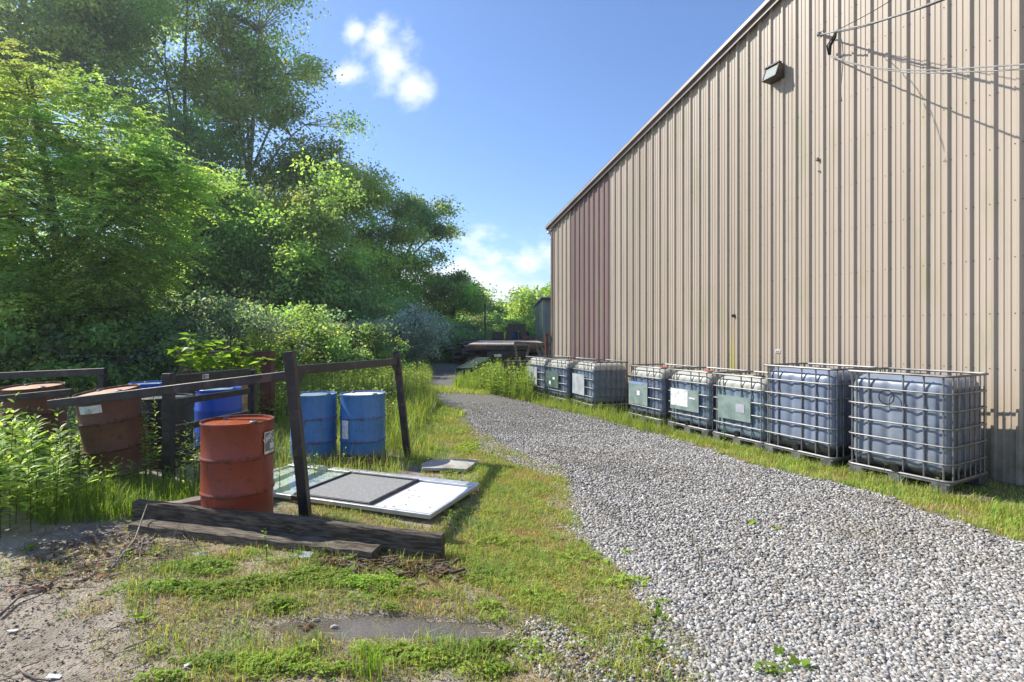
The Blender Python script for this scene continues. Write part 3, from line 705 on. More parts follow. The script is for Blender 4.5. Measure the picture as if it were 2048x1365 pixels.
# ------------------------------------------------------------------ black steel frames
def P3(px, py, Y): return Vector(((px - CX) / F * Y, Y, CH - (py - HY) * Y / F))
t = thing('leaning_frame', 'black steel frame of two leaning posts joined by a rusty top bar', 'frame', (-1.6, 5.9, 0))
t0 = Vector((-1.6, 5.9, 0))
def lb(mb, a, b, wd, ht, up=(0, 0, 1), bev=.004): return mb.beam(Vector(a) - t0, Vector(b) - t0, wd, ht, up, bev)
A0, A1 = P3(612, 1040, 4.78), P3(579, 703, 4.78); B0, B1 = P3(816, 918, 7.04), P3(792, 702, 7.04)
mb = MB(); lb(mb, A0, A1, .085, .085, (0, 1, 0)); mb.build('post', M['black_steel'], t)
mb = MB(); lb(mb, B0, B1, .085, .085, (0, 1, 0)); mb.build('post', M['black_steel'], t)
k1 = (A1 - A0) * .885 + A0; k2 = (B1 - B0) * .9 + B0
mb = MB(); dr = (k2 - k1).normalized(); lb(mb, k1 + dr * .045, k2 - dr * .045, .06, .085); mb.build('top_bar', M['black_steel'], t)
for (kk, sg, po) in ((k1, 1, A1 - A0), (k2, -1, B1 - B0)):
    mb = MB(); a = kk + dr * sg * .04 - t0; d_ = dr * sg; u_ = po.normalized()
    vs = [a - u_ * .035 + Vector((.006, 0, 0)), a - u_ * .035 + d_ * .16 + Vector((.006, 0, 0)), a - u_ * .19 + Vector((.006, 0, 0))]; vs += [v - Vector((.012, 0, 0)) for v in vs]
    mb.add(vs, [(0, 1, 2), (5, 4, 3), (0, 3, 4, 1), (1, 4, 5, 2), (2, 5, 3, 0)])
    mb.build('gusset', M['black_steel'], t)
mb = MB(); hk = B0 + (B1 - B0) * .62 - t0; mb.tube([hk + Vector((-.03, -.03, .05)), hk + Vector((-.11, -.03, .05)), hk + Vector((-.11, -.03, -.05)), hk + Vector((-.03, -.03, -.05))], .007, 5); mb.build('hook', M['black_steel'], t)
def beamthing(name, label, a, b, wd, ht, mt, cat='beam', up=(0, 0, 1), bev=.004):
    mb = MB(); mb.beam(a, b, wd, ht, up, bev); return tag(mb.build(name, mt), label, cat)
beamthing('steel_beam', 'long black steel channel sloping across the drums to the leaning frame', P3(100, 809, 4.95), P3(574, 751, 4.83), .06, .078, M['black_steel'])
beamthing('steel_beam', 'black steel bar across the rusty drum at the left edge', P3(-60, 804, 5.5), P3(146, 784, 5.62), .05, .07, M['black_steel'])
t = thing('steel_rail', 'black steel rail on a short post above the rusty drums at the left edge', 'rail', P3(100, 750, 8.0) * 1)
t0 = t.location.copy()
mb = MB(); lb(mb, P3(-70, 755, 8), P3(212, 743, 8), .08, .10); mb.build('rail', M['black_steel'], t)
mb = MB(); a = P3(205, 750, 8.06); lb(mb, a, Vector((a.x, a.y, float(gz(a.x, a.y)))), .08, .08, (0, 1, 0)); mb.build('post', M['black_steel'], t)
# rack with five rails
L0 = Vector((-3.56, 5.6, 0)); R0 = Vector((-3.27, 6.8, 0)); t0 = L0.copy(); L0.z = float(gz(L0.x, L0.y)); R0.z = float(gz(R0.x, R0.y)); t0.z = 0
t = thing('steel_rack', 'black steel rack with level rails and a small maker plate, before the blue drums', 'rack', t0)
mb = MB(); lb(mb, L0, (L0.x, L0.y, 1.21), .09, .09, (0, 1, 0)); mb.build('post', M['black_steel'], t)
mb = MB(); lb(mb, R0, (R0.x, R0.y, 1.16), .08, .08, (0, 1, 0)); mb.build('post', M['black_steel'], t)
dr = (R0 - L0); dr.z = 0; dr.normalize()
for (z, hgt) in ((1.14, .085), (.90, .07), (.62, .07), (.34, .07)):
    mb = MB(); lb(mb, Vector((L0.x, L0.y, z)) + dr * .05, Vector((R0.x, R0.y, z)) - dr * .05, .045, hgt); mb.build('rail', M['black_steel'], t)
pc = Vector((L0.x, L0.y, 1.14)) + dr * .46 - t0; nrm = Vector((dr.y, -dr.x, 0))
mb = MB(); a = pc + nrm * .026; vs = []
for (u_, v_) in ((-.045, -.026), (.045, -.026), (.045, .026), (-.045, .026)): vs.append(a + dr * u_ + Vector((0, 0, v_)))
mb.add(vs, [(0, 1, 2, 3)]); mb.mi = 1
for (u0, u1, v0, v1) in ((-.04, -.005, -.018, .018), (.0, .038, .004, .012), (.0, .038, -.012, -.004)):
    mb.add([a + nrm * .002 + dr * u_ + Vector((0, 0, v_)) for (u_, v_) in ((u0, v0), (u1, v0), (u1, v1), (u0, v1))], [(0, 1, 2, 3)])
mb.build('maker_plate', [M['paper'], M['label_grey']], t)
# brown frame behind
t = thing('steel_gantry', 'red brown steel frame with square uprights under the bright sapling', 'frame', (-4.9, 9.5, 0)); t0 = Vector((-4.9, 9.5, 0))
gl = -.03
for px_ in (374, 478, 535):
    mb = MB(); a = P3(px_, 722, 9.5); lb(mb, (a.x, a.y, gl), a, .16 if px_ < 535 else .2, .16, (0, 1, 0)); mb.build('upright', M['brown_steel'], t)
mb = MB(); lb(mb, P3(360, 719, 9.5) + Vector((0, 0, .08)), P3(546, 719, 9.5) + Vector((0, 0, .08)), .18, .13); mb.build('top_beam', M['brown_steel'], t)

# ------------------------------------------------------------------ timbers, storm door, slab
def timber(name, label, a, b, wd, ht, mt, n=24, rough_=.006, cat='timber'):
    a = Vector(a); b = Vector(b); d_ = b - a; L = d_.length; mb = MB(); vs = []; fs = []
    pr = [(-.5, -.5), (-.5, .42), (-.42, .5), (.42, .5), (.5, .42), (.5, -.5)]; m_ = len(pr)
    for i in range(n + 1):
        t_ = i / n - .5
        for (u_, v_) in pr: vs.append((t_ * L, u_ * wd + random.uniform(-1, 1) * rough_, v_ * ht + random.uniform(-1, 1) * rough_))
    for i in range(n):
        for j in range(m_): fs.append((i * m_ + j, i * m_ + (j + 1) % m_, (i + 1) * m_ + (j + 1) % m_, (i + 1) * m_ + j))
    fs += [tuple(range(m_)), tuple(reversed(range(n * m_, (n + 1) * m_)))]
    mb.add(vs, [tuple(reversed(f)) for f in fs]); o = mb.build(name, mt); o.location = (a + b) / 2
    x = d_.normalized(); y = Vector((0, 0, 1)).cross(x).normalized(); z = x.cross(y)
    o.rotation_euler = Matrix((x, y, z)).transposed().to_euler(); return tag(o, label, cat)
timber('timber_beam', 'long dark weathered timber standing on edge before the red drum', (-3.2, 4.60, .115), (-.50, 3.90, .085), .07, .19, M['wood'])
timber('timber_beam', 'flat timber lying in front of the taller beam, rotting at its right end', (-3.1, 4.46, .045), (-.98, 3.92, .04), .15, .075, M['wood_mid'], 24, .006)
timber('timber_beam', 'short grey timber sticking out behind the red drum', (-2.55, 4.95, .11), (-3.12, 4.62, .09), .11, .12, M['wood_grey'], 6)
timber('timber_beam', 'dark block under the sky blue drums', (-2.35, 6.62, .06), (-1.6, 6.66, .06), .14, .10, M['wood'], 8)
mb = MB(); 
for i in range(190):
    u_ = random.random(); c0_ = Vector((-1.35 + u_ * 1.0 + random.gauss(0, .05), 3.86 - .2 * u_ + random.gauss(0, .06), random.uniform(.0, .03)))
    a_ = random.gauss(-.2, .8); L = random.uniform(.015, .12); e = Vector((math.cos(a_) * L, math.sin(a_) * L, random.uniform(-.01, .02)))
    mb.beam(c0_ - e, c0_ + e, random.uniform(.005, .022), random.uniform(.003, .012)); mb.mi = random.choice((0, 0, 1))
tag(mb.build('rotten_wood', [M['rot'], M['wood_mid']]), 'heap of crumbling rotten wood splinters at the right end of the timbers', 'debris', kind='stuff')
# storm door
NRc = Vector((-.70, 4.62, .035)); wd_ = Vector((.36, .933, 0)).normalized(); ld = Vector((-wd_.y, wd_.x, 0))
t = thing('storm_door', 'white framed storm door lying flat with glass pane, grey screen and white panel', 'door', NRc)
mb = MB(); LW, WW = 2.42, 1.02
def dbx(m_, l0, l1, w0, w1, z0, z1): m_.box(ld * ((l0 + l1) / 2) + wd_ * ((w0 + w1) / 2) + Vector((0, 0, (z0 + z1) / 2)), (l1 - l0, w1 - w0, z1 - z0), Matrix((ld, wd_, Vector((0, 0, 1)))).transposed(), .003)
dbx(mb, 0, LW, 0, .035, 0, .04); dbx(mb, 0, LW, WW - .07, WW, 0, .045); dbx(mb, 0, .03, .035, WW - .07, 0, .04); dbx(mb, LW - .05, LW, .035, WW - .07, 0, .04)
dbx(mb, .02, LW - .02, WW - .13, WW - .085, .01, .05)
mb.build('door_frame', M['alu'], t)
mb = MB(); dbx(mb, .03, .66, .035, WW - .14, .005, .03); mb.build('white_panel', M['white_paint'], t)
mb = MB(); dbx(mb, .66, 1.50, .05, WW - .15, .012, .04); o = mb.build('screen_panel', M['screen'], t)
mb = MB(); dbx(mb, .64, .67, .035, WW - .13, .02, .055); dbx(mb, 1.49, 1.52, .035, WW - .13, .02, .055); dbx(mb, .67, 1.49, .035, .055, .02, .055); dbx(mb, .67, 1.49, WW - .155, WW - .135, .02, .055); mb.build('screen_frame', M['black_steel'], o)
mb = MB(); dbx(mb, 1.52, LW - .05, .04, WW - .14, .02, .026); mb.build('glass_pane', M['glass'], t)
mb = MB(); dbx(mb, 1.42, 1.50, -.02, .04, .0, .05); mb.build('latch', M['black_plastic'], t)
x, y = G(900, 938)
mb = MB(); n_ = 9; pr = [(-.36, -.18), (-.42, .02), (-.30, .22), (.02, .26), (.38, .24), (.34, .0), (.26, -.24), (-.05, -.20)]
vs = [(x + a * .85, y + b, .02) for a, b in pr] + [(x + a * .83, y + b * .98, .05) for a, b in pr]; kN = len(pr)
mb.add(vs, [tuple(range(kN, 2 * kN))[::-1]] + [(i, (i + 1) % kN, kN + (i + 1) % kN, kN + i) for i in range(kN)])
tag(mb.build('concrete_slab', M['concrete']), 'flat pale concrete slab in the grass right of the leaning frame', 'slab')

# ------------------------------------------------------------------ yard objects in the distance
ft = thing('flatbed_truck', 'old flatbed truck body with a plank deck and black headboard, seen from behind', 'truck', (-.16, 19.5, 0)); dz_ = 1.14
mb = MB(); mb.box((0, 4.1, dz_), (2.86, 8.2, .05)); mb.build('deck', M['deck'], ft)
mb = MB(); mb.box((0, -.03, dz_ - .10), (2.9, .08, .17), None, .01); mb.box((-1.45, 4.1, dz_ - .09), (.06, 8.2, .14)); mb.box((1.45, 4.1, dz_ - .09), (.06, 8.2, .14)); mb.build('deck_frame', M['black_steel'], ft)
mb = MB(); mb.box((0, .02, dz_ - .33), (1.5, .12, .26), None, .02); mb.box((-.4, 3.5, dz_ - .3), (.12, 7, .2)); mb.box((.4, 3.5, dz_ - .3), (.12, 7, .2)); mb.build('chassis', M['black_steel'], ft)
for x_ in (-.95, .95):
    mb = MB(); mb.box((x_, -.08, dz_ - .09), (.42, .03, .09), None, .01); mb.build('tail_light', M['brown_steel'], ft)
mb = MB(); mb.box((-.02, -.09, dz_ - .11), (.26, .05, .2), None, .02); mb.build('tow_box', M['dark_green'], ft)
mb = MB(); mb.box((-.35, -.05, dz_ - .38), (.26, .01, .09)); mb.build('number_plate', M['white_paint'], ft)
for x_ in (-.98, .98):
    for y_ in (2.0,):
        mb = MB(); mb.tube([(x_ - .22, y_, .38), (x_ + .22, y_, .38)], .42, 20); o = mb.build('wheel', M['tyre'], ft, 40)
        q = MB(); q.tube([(x_ - .235, y_, .38), (x_ + .235, y_, .38)], .2, 14); q.build('rim', M['galv_dark'], o, 40)
mb = MB(); hy_ = 8.0
vs = [(-.2, hy_, dz_), (.98, hy_, dz_), (.82, hy_, dz_ + .82), (-.06, hy_, dz_ + .82)]; inn = [(.14, hy_, dz_ + .1), (.62, hy_, dz_ + .1), (.58, hy_, dz_ + .5), (.18, hy_, dz_ + .5)]
mb.add(vs + inn + [(a, b + .06, c) for a, b, c in vs + inn], [(0, 1, 5, 4), (1, 2, 6, 5), (2, 3, 7, 6), (3, 0, 4, 7), (9, 8, 12, 13), (10, 9, 13, 14), (11, 10, 14, 15), (8, 11, 15, 12), (1, 0, 8, 9), (3, 2, 10, 11), (2, 1, 9, 10), (0, 3, 11, 8)])
mb.beam((-.06, hy_ + .02, dz_ + .83), (.82, hy_ + .02, dz_ + .83), .1, .06); mb.build('headboard', M['black_steel'], ft)
mb = MB(); mb.box((-.55, 8.6, dz_ + .25), (.56, .5, .45), None, .03); o_ = mb.build('tool_box', M['black_steel'], ft)
for (x_, c_) in ((-.12, 'first'), (.3, 'second')):
    Xd, Yd = .24 + x_ * 1.5, 30.6
    drum('blue drum seen through the truck headboard opening, %s of two' % ('left' if x_ < 0 else 'right'), Xd, Yd, 1.60, 'plastic', M['navy'], M['navy'], (0, 0, 0), 0, None, False)
mb = MB(); mb.box((.3, 30.6, .30), (1.7, 1.0, .82), None, .02); tag(mb.build('crate', M['wood']), 'dark crate under the blue drums beyond the truck', 'crate')
# trestle
t = thing('rusty_trestle', 'rusty brown steel trestle with slanting legs between truck and building corner', 'trestle', (.6, 15.7, 0)); t0 = Vector((.6, 15.7, 0))
mb = MB(); lb(mb, P3(1028, 686, 15.7), P3(1112, 690, 15.9), .1, .09); mb.build('top_beam', M['wood_mid'], t)
for (a, b) in (((1030, 688), (1043, 775)), ((1060, 688), (1040, 775)), ((1072, 688), (1095, 775)), ((1100, 692), (1120, 770)), ((1080, 688), (1104, 740))):
    for dy in (-.25, .25):
        mb = MB(); A = P3(a[0], a[1], 15.75); B = P3(b[0], b[1], 15.75 + dy); lb(mb, A, B, .06, .06, (0, 1, 0)); mb.build('leg', M['wood_mid'], t)
mb = MB(); a = P3(1093, 668, 15.3); mb.tube([(a.x, a.y, -.06), (a.x, a.y, a.z)], .05, 10); mb.tube([(a.x, a.y, a.z - .04), (a.x, a.y, a.z)], .075, 10)
tag(mb.build('steel_post', M['brown_steel'], None, 40), 'upright red steel pipe with a flange beside the building corner', 'post')
mb = MB()
c_ = Vector((.17, 14.5, -.08))
for i in range(6):
    mb.box(c_ + Vector((0.0, 0, .12 + i * .14)), (.7, .03, .05)); mb.box(c_ + Vector((-.3 + i * .12, .03, .45)), (.05, .03, .9))
mb.box(c_ + Vector((0, .02, .9)), (.76, .08, .05)); mb.box(c_ + Vector((-.36, .02, .45)), (.06, .08, .92)); mb.box(c_ + Vector((.36, .02, .45)), (.06, .08, .92))
tag(mb.build('wire_crate', M['wood_mid']), 'dark slatted crate end behind the weeds at the far tote', 'crate')
mb = MB(); ra, rb = P3(928, 738, 16.8), P3(968, 716, 18.6)
mb.beam(ra, rb, .42, .04)
for q_ in (-.22, .22): mb.beam(ra + Vector((q_, 0, -.04)), rb + Vector((q_, 0, -.04)), .05, .13)
mb.box((ra.x, ra.y + .05, ra.z / 2 - .05), (.06, .06, ra.z + .05)); mb.box((rb.x, rb.y - .1, rb.z / 2 - .07), (.06, .06, rb.z + .02)); tag(mb.build('ramp', M['dark_green']), 'dark green steel loading ramp lying in the weeds beside the path', 'ramp')
bt = thing('outbuilding', 'low grey green metal shed behind the corner of the tan building', 'building', (1.66, 29, 0))
mb = MB(); pr = []; x_ = 0
while x_ < 9:
    pr += [(x_, 0), (x_ + .2, 0), (x_ + .22, -.04), (x_ + .28, -.04), (x_ + .3, 0)]; x_ += .3
vs = []
for (a, b) in pr: vs += [(a, b, -.3), (a, b, 3.36)]
mb.add(vs, [(2 * i, 2 * i + 2, 2 * i + 3, 2 * i + 1) for i in range(len(pr) - 1)]); mb.add([(0, 0, -.3), (0, 10, -.3), (0, 10, 3.36), (0, 0, 3.36)], [(0, 3, 2, 1)]); mb.build('wall', M['pvc'], bt)
mb = MB(); mb.box((4.5, 5, 3.42), (9.3, 10.4, .08)); mb.build('roof', M['white_paint'], bt)
mb = MB(); mb.box((4.5, -.2, 3.36), (9.3, .04, .14)); mb.build('roof_trim', M['black_steel'], bt)
mb = MB(); a = P3(970, 608, 36); mb.tube([(a.x, a.y, -.3), (a.x, a.y, a.z)], .05, 8); mb.box((a.x, a.y - .1, .9), (.14, .02, .3)); tag(mb.build('utility_pole', M['black_steel']), 'thin dark pole standing by the far end of the path', 'pole')
mb = MB(); rr = random.Random(4)
for i in range(110):
    cx_ = rr.uniform(-2.9, -1.4); cy_ = rr.uniform(28, 32); a_ = rr.uniform(0, 3); L = rr.uniform(.2, .8); zc = rr.uniform(.1, 1.15) * (1 - .6 * abs(cx_ + 2.2))
    e = Vector((math.cos(a_) * L, math.sin(a_) * L, rr.uniform(-.12, .12))); c_ = Vector((cx_, cy_, max(zc, .05))); mb.mi = 1 if rr.random() < .3 else 0
    mb.beam(c_ - e, c_ + e, rr.uniform(.06, .3), rr.uniform(.03, .1))
tag(mb.build('scrap_pile', [M['black_steel'], M['wood_grey']]), 'dark heap of scrap metal and boards left of the truck bed', 'scrap pile', kind='stuff')
for i_, (px_, dxx) in enumerate(((1056, 0), (1073, .0))):
    t = thing('sawhorse', ('rusty sawhorse by the far shed, left of two', 'rusty sawhorse by the far shed, right of two')[i_], 'sawhorse', (P3(px_, 680, 27).x, 27, -.12)); 
    mb = MB(); mb.beam((-.24, 0, 1.45), (.24, 0, 1.45), .08, .08); mb.build('top_bar', M['rust'], t)
    for (a, b) in ((-.18, -.34), (-.1, .06), (.18, .34), (.1, -.06)):
        mb = MB(); mb.beam((a, 0, 1.42), (b, .1 if a > 0 else -.1, 0), .05, .05, (0, 1, 0)); mb.build('leg', M['rust'], t)

# ------------------------------------------------------------------ vegetation generators
def unit(v): return v / np.maximum(np.linalg.norm(v, axis=1, keepdims=True), 1e-9)
def leafquads(P, D, N, L, Wd, col, fold=.0):
    """diamond leaves: base P, direction D, normal N"""
    D = unit(D); Sd = unit(np.cross(N, D)); n = len(P); L = L[:, None]; Wd = Wd[:, None]
    Nn = np.cross(D, Sd)
    V = np.stack([P, P + D * L * .45 + Sd * Wd + Nn * Wd * .35, P + D * L - Nn * L * .12, P + D * L * .45 - Sd * Wd + Nn * Wd * .35], 1).reshape(-1, 3)
    a = np.arange(n) * 4; Fq_ = np.stack([a, a + 1, a + 2, a + 3], 1)
    return V, Fq_, np.repeat(col, 4, 0)
def palcol(n, pal, r, jit=.18):
    pal = np.array(pal); c = pal[r.integers(0, len(pal), n)]
    return np.clip(c * (1 + r.normal(0, jit, (n, 1))), .005, .8)
def blades(P, H, Wd, lean, col, r, curl=.35):
    n = len(P); az = r.uniform(0, 2 * np.pi, n); d = np.stack([np.cos(az), np.sin(az), np.zeros(n)], 1); s_ = np.stack([-np.sin(az), np.cos(az), np.zeros(n)], 1)
    ln = (np.abs(r.normal(0, 1, n)) * lean)[:, None]; H = H[:, None]; Wd = Wd[:, None]; z = np.array([[0, 0, 1.]])
    m = P + z * H * .55 + d * H * ln * .35; tp = P + z * H * (1 - .35 * np.minimum(ln, 1.2)) + d * H * ln * (1 + curl)
    V = np.stack([P - s_ * Wd / 2, P + s_ * Wd / 2, m + s_ * Wd * .4, m - s_ * Wd * .4, tp], 1).reshape(-1, 3)
    a = np.arange(n) * 5; return V, np.stack([a, a + 1, a + 2, a + 3], 1), np.stack([a + 3, a + 2, a + 4], 1), np.repeat(col, 5, 0)
def tubes_np(segs, n=5):
    V = []; Fs = []; b = 0
    for (pts, rs) in segs:
        mb = MB(); mb.tube(pts, rs, n, cap=False); V += mb.v; Fs += [tuple(i + b for i in f) for f in mb.f]; b += len(mb.v)
    return V, Fs
GREEN = [(.25, .37, .12), (.30, .44, .13), (.21, .32, .12), (.36, .48, .14)]
BRIGHT = [(.38, .51, .13), (.33, .46, .13), (.42, .53, .14), (.26, .39, .12)]
DARK = [(.19, .28, .15), (.22, .32, .16), (.25, .35, .16), (.20, .29, .17)]
OLIVE = [(.30, .35, .11), (.24, .31, .10), (.36, .38, .13), (.17, .25, .08)]
SILVER = [(.32, .40, .40), (.40, .48, .48), (.24, .33, .31), (.48, .55, .55)]
GREYG = [(.17, .24, .18), (.22, .29, .22), (.13, .2, .13)]
def tree_mesh(H, lobes, ncl, nlv, lsz, pal, seed, trunk_r, fork, crad=.55, bark='bark', fern=False, core=.25, sub=.35, lpow=.45, clump=7):
    r = np.random.default_rng(seed); rd_ = random.Random(seed); lob = np.array(lobes, float)
    lob[:, 4] *= 1.15
    vol = (lob[:, 3] * lob[:, 4] * lob[:, 5]) ** .67; pr = vol / vol.sum(); li = r.choice(len(lob), ncl, p=pr)
    dv = unit(r.normal(0, 1, (ncl, 3))); rad = r.uniform(core, 1, ncl) ** lpow; rad *= 1 + .12 * r.normal(0, 1, ncl)
    Cc = lob[li, :3] + dv * rad[:, None] * lob[li, 3:6]
    nsup = max(8, ncl // clump); si = r.integers(0, nsup, ncl)
    if clump > 1:
        sl_ = lob[li].mean(1) * 0 + 1; ext = lob[li[si], 3:6]; Cc = Cc[si] + r.normal(0, 1, (ncl, 3)) * ext * np.array([[.16, .16, .10]]) * (8.0 / max(8, len(lob)) + .6)
    supc = r.uniform(.72, 1.28, (nsup, 1)) * (1 + r.normal(0, .07, (nsup, 3)))
    km = Cc[:, 2] > .15; si = si[km]
    Cc = Cc[Cc[:, 2] > .15]; ncl = len(Cc)
    cen = np.array([0, 0, H * .45]); out = unit(Cc - cen - np.array([0, 0, 1]) * 0); out[:, 2] = out[:, 2] * .5 + .1; out = unit(out)
    # wood
    segs = []; top = lob[np.argmax(lob[:, 2] + lob[:, 5] * .5), :3]
    def poly(a, b, bend, m=5):
        a = np.array(a, float); b = np.array(b, float); o_ = np.array([rd_.gauss(0, 1), rd_.gauss(0, 1), 0]) * bend; return [tuple(a + (b - a) * t + o_ * math.sin(math.pi * t) + np.array([0, 0, bend * 1.0 * math.sin(math.pi * t)])) for t in np.linspace(0, 1, m)]
    tp_ = np.array(top) + np.array([0, 0, lob[np.argmax(lob[:, 2]), 5] * .5]); tr = poly((0, 0, -.3), tp_, H * .02, 9); rs = [trunk_r * (1 - .85 * i / 8) for i in range(9)]; segs.append((tr, rs))
    limbs = []
    for l_ in lob:
        z_ = max(min(l_[2] - l_[5] * .3, H * .9) * fork, .3); i_ = int(np.argmin([abs(p[2] - z_) for p in tr])); lp_ = poly(tr[i_], l_[:3], H * .03, 6); r0 = max(rs[i_] * .6, .02)
        segs.append((lp_, [r0 * (1 - .75 * q / 5) for q in range(6)])); limbs += [(np.array(p), r0 * .35) for p in lp_[2:]]
    LP = np.array([p for p, _ in limbs]); 
    for i in range(ncl):
        if rd_.random() < sub:
            d2 = ((LP - Cc[i]) ** 2).sum(1); j = int(np.argmin(d2)); segs.append((poly(LP[j], Cc[i], .12, 4), [.022 * max(1, H / 12) * q for q in (1, .7, .5, .3)]))
    tv, tf = tubes_np(segs, 5); wood = bpy.data.meshes.new('trunk'); wood.from_pydata(tv, [], tf); wood.materials.append(M[bark]); wood.shade_smooth()
    cc = np.clip(palcol(ncl, pal, r, .10) * supc[si], .01, .8)
    if not fern:
        N_ = ncl * nlv; ci = np.repeat(np.arange(ncl), nlv); cr = crad * r.uniform(.6, 1.35, ncl)
        off = r.normal(0, 1, (N_, 3)); off[:, 2] *= .5; off *= (cr[ci] * .48)[:, None]
        hd = np.linalg.norm(off[:, :2], axis=1); P = Cc[ci] + off + out[ci] * (r.uniform(0, .5, N_) * cr[ci])[:, None]; P[:, 2] -= hd * hd * .35 / np.maximum(cr[ci], .1)
        D = unit(out[ci] * .6 + r.normal(0, .7, (N_, 3)) + np.array([0, 0, -.35])); Nm = unit(r.normal(0, .55, (N_, 3)) + np.array([0, 0, 1.0]))
        L = lsz * r.uniform(.65, 1.3, N_); V, Fq_, c = leafquads(P, D, Nm, L, L * .34, np.clip(cc[ci] * (1 + r.normal(0, .15, (N_, 1))), .005, 1))
    else:
        nf = nlv; N1 = ncl * nf; ci = np.repeat(np.arange(ncl), nf)
        az = r.uniform(0, 2 * np.pi, N1); fd = unit(out[ci] * .8 + np.stack([np.cos(az), np.sin(az), r.uniform(-.4, .35, N1)], 1)); fl_ = lsz * 5.0 * r.uniform(.7, 1.3, N1)
        base = Cc[ci] + r.normal(0, crad * .33, (N1, 3)); nl = 12
        tt = np.tile(np.linspace(.12, 1, nl // 2).repeat(2), N1); sg = np.tile(np.array([1, -1] * (nl // 2)), N1); fi = np.repeat(np.arange(N1), nl)
        P = base[fi] + fd[fi] * (tt * fl_[fi])[:, None]; P[:, 2] -= .35 * (tt ** 2) * fl_[fi]
        sd_ = unit(np.cross(fd, np.array([[0, 0, 1.]])))[fi]; D = unit(sd_ * sg[:, None] + fd[fi] * .5 + np.array([0, 0, -.25]) + r.normal(0, .12, (len(fi), 3)))
        Nm = unit(r.normal(0, .3, (len(fi), 3)) + np.array([0, 0, 1.0])); L = lsz * r.uniform(.8, 1.2, len(fi))
        V, Fq_, c = leafquads(P, D, Nm, L, L * .30, np.clip(cc[ci][fi] * (1 + r.normal(0, .1, (len(fi), 1))), .005, 1))
    crown = npmesh('crown', V, [Fq_], M['leaf'], c)
    return wood, crown
def plant_tree(name, label, cat, ms, x, y, rz=0, sc=(1, 1, 1), group='trees along the wood edge', z=None):
    t = thing(name, label, cat, (x, y, float(gz(x, y)) if z is None else z), rz, group); t.scale = sc if isinstance(sc, tuple) else (sc,) * 3
    link('trunk' if cat == 'tree' else 'stems', ms[0], t); link('crown' if cat == 'tree' else 'foliage', ms[1], t); return t
def px_lobes(bx, by, lst):
    """lobes given as photo pixels at depth by + dy: (px, py, dy, r px horizontal, r px vertical, depth radius)"""
    out = []; gz0 = float(gz(bx, by))
    for (px_, py_, dy, rh, rv, rdp) in lst:
        Y = by + dy; out.append(((px_ - CX) / F * Y - bx, dy, CH - (py_ - HY) * Y / F - gz0, rh * Y / F, rdp, rv * Y / F))
    return out
# A near locust
bx, by = -12.0, 14.5
lo = px_lobes(bx, by, [(60, 200, 0, 95, 95, 1.5), (-60, 330, 0, 160, 170, 2.2), (170, 300, 0, 110, 110, 1.6), (290, 390, -.3, 100, 85, 1.3), (110, 430, -.5, 170, 130, 1.9),
                       (260, 500, -.6, 110, 100, 1.3), (80, 600, -.6, 170, 90, 1.7), (280, 610, -.6, 90, 80, 1.1), (-100, 560, 0, 150, 170, 2), (330, 330, 0, 40, 30, .8)])
plant_tree('locust_tree', 'nearest bright yellow green tree with feathery leaves at the left edge', 'tree', tree_mesh(9, lo, 1650, 6, .105, BRIGHT[1:] + GREEN, 3, .2, .55, .5, fern=True, core=.3, sub=.10, clump=5), bx, by)
# B back left tall
def T(name, label, bx, by, lobes, ncl, nlv, lsz, pal, seed, tr=.3, **kw):
    lo = px_lobes(bx, by, lobes); H = max(l[2] + l[5] for l in lo); return plant_tree(name, label, 'tree', tree_mesh(H, lo, ncl, nlv, lsz, pal, seed, tr, kw.pop('fork', .5), **kw), bx, by)
T('tall_tree', 'tall dark green tree rising behind the locust at the top left corner', -37, 40, [(60, 60, 0, 170, 110, 3.5), (200, 60, 1, 120, 120, 3), (-100, 200, 0, 160, 200, 3.5), (100, 250, 1, 160, 160, 3), (300, 330, 1, 110, 130, 2.5), (200, 450, 1, 130, 150, 2.5), (60, -80, 0, 150, 90, 3)], 760, 95, .30, GREEN + DARK[:2], 11, .4, crad=1.5)
T('broad_tree', 'dark broad crowned tree with sky showing through, left of the tall thin leaved one', -27.6, 48, [(330, 90, 0, 110, 110, 3), (260, 10, 0, 120, 90, 3), (400, 220, 0, 110, 110, 2.6), (330, 330, 0, 120, 120, 2.6), (430, 400, 0, 100, 140, 2.4), (380, -60, 0, 130, 60, 3)], 520, 95, .30, DARK[:2] + GREEN + GREEN[:1], 12, .33, crad=1.85, core=.45)
T('slender_tree', 'tall open crowned tree with a pale trunk and yellowish top, standing against the sky', -24.2, 46, [(520, 60, 0, 85, 75, 2.4), (460, 120, 0, 80, 90, 2.4), (570, 150, 0, 75, 75, 2.2), (610, 250, 0, 75, 70, 2.2), (500, 260, 0, 100, 100, 2.4), (640, 330, 0, 50, 45, 1.8), (560, 370, 0, 90, 80, 2.2), (440, 300, 0, 70, 120, 2), (600, 350, 0, 90, 70, 3), (500, 400, 0, 120, 80, 3)], 560, 80, .27, OLIVE + GREEN[:2], 13,   .38, crad=1.45, bark='bark_pale', core=.3, fork=.62, sub=.6)
T('understory_tree', 'dense mid green tree under the tall slender one', -11.9, 27, [(560, 480, 0, 110, 90, 2.2), (640, 430, 0, 60, 80, 1.8), (480, 560, 0, 100, 90, 2), (610, 570, 0, 90, 90, 2), (660, 520, 0, 45, 80, 1.5), (540, 640, 0, 120, 60, 2), (480, 440, 0, 90, 80, 2)], 680, 95, .18, GREEN + BRIGHT[3:], 14, .2, crad=.82)
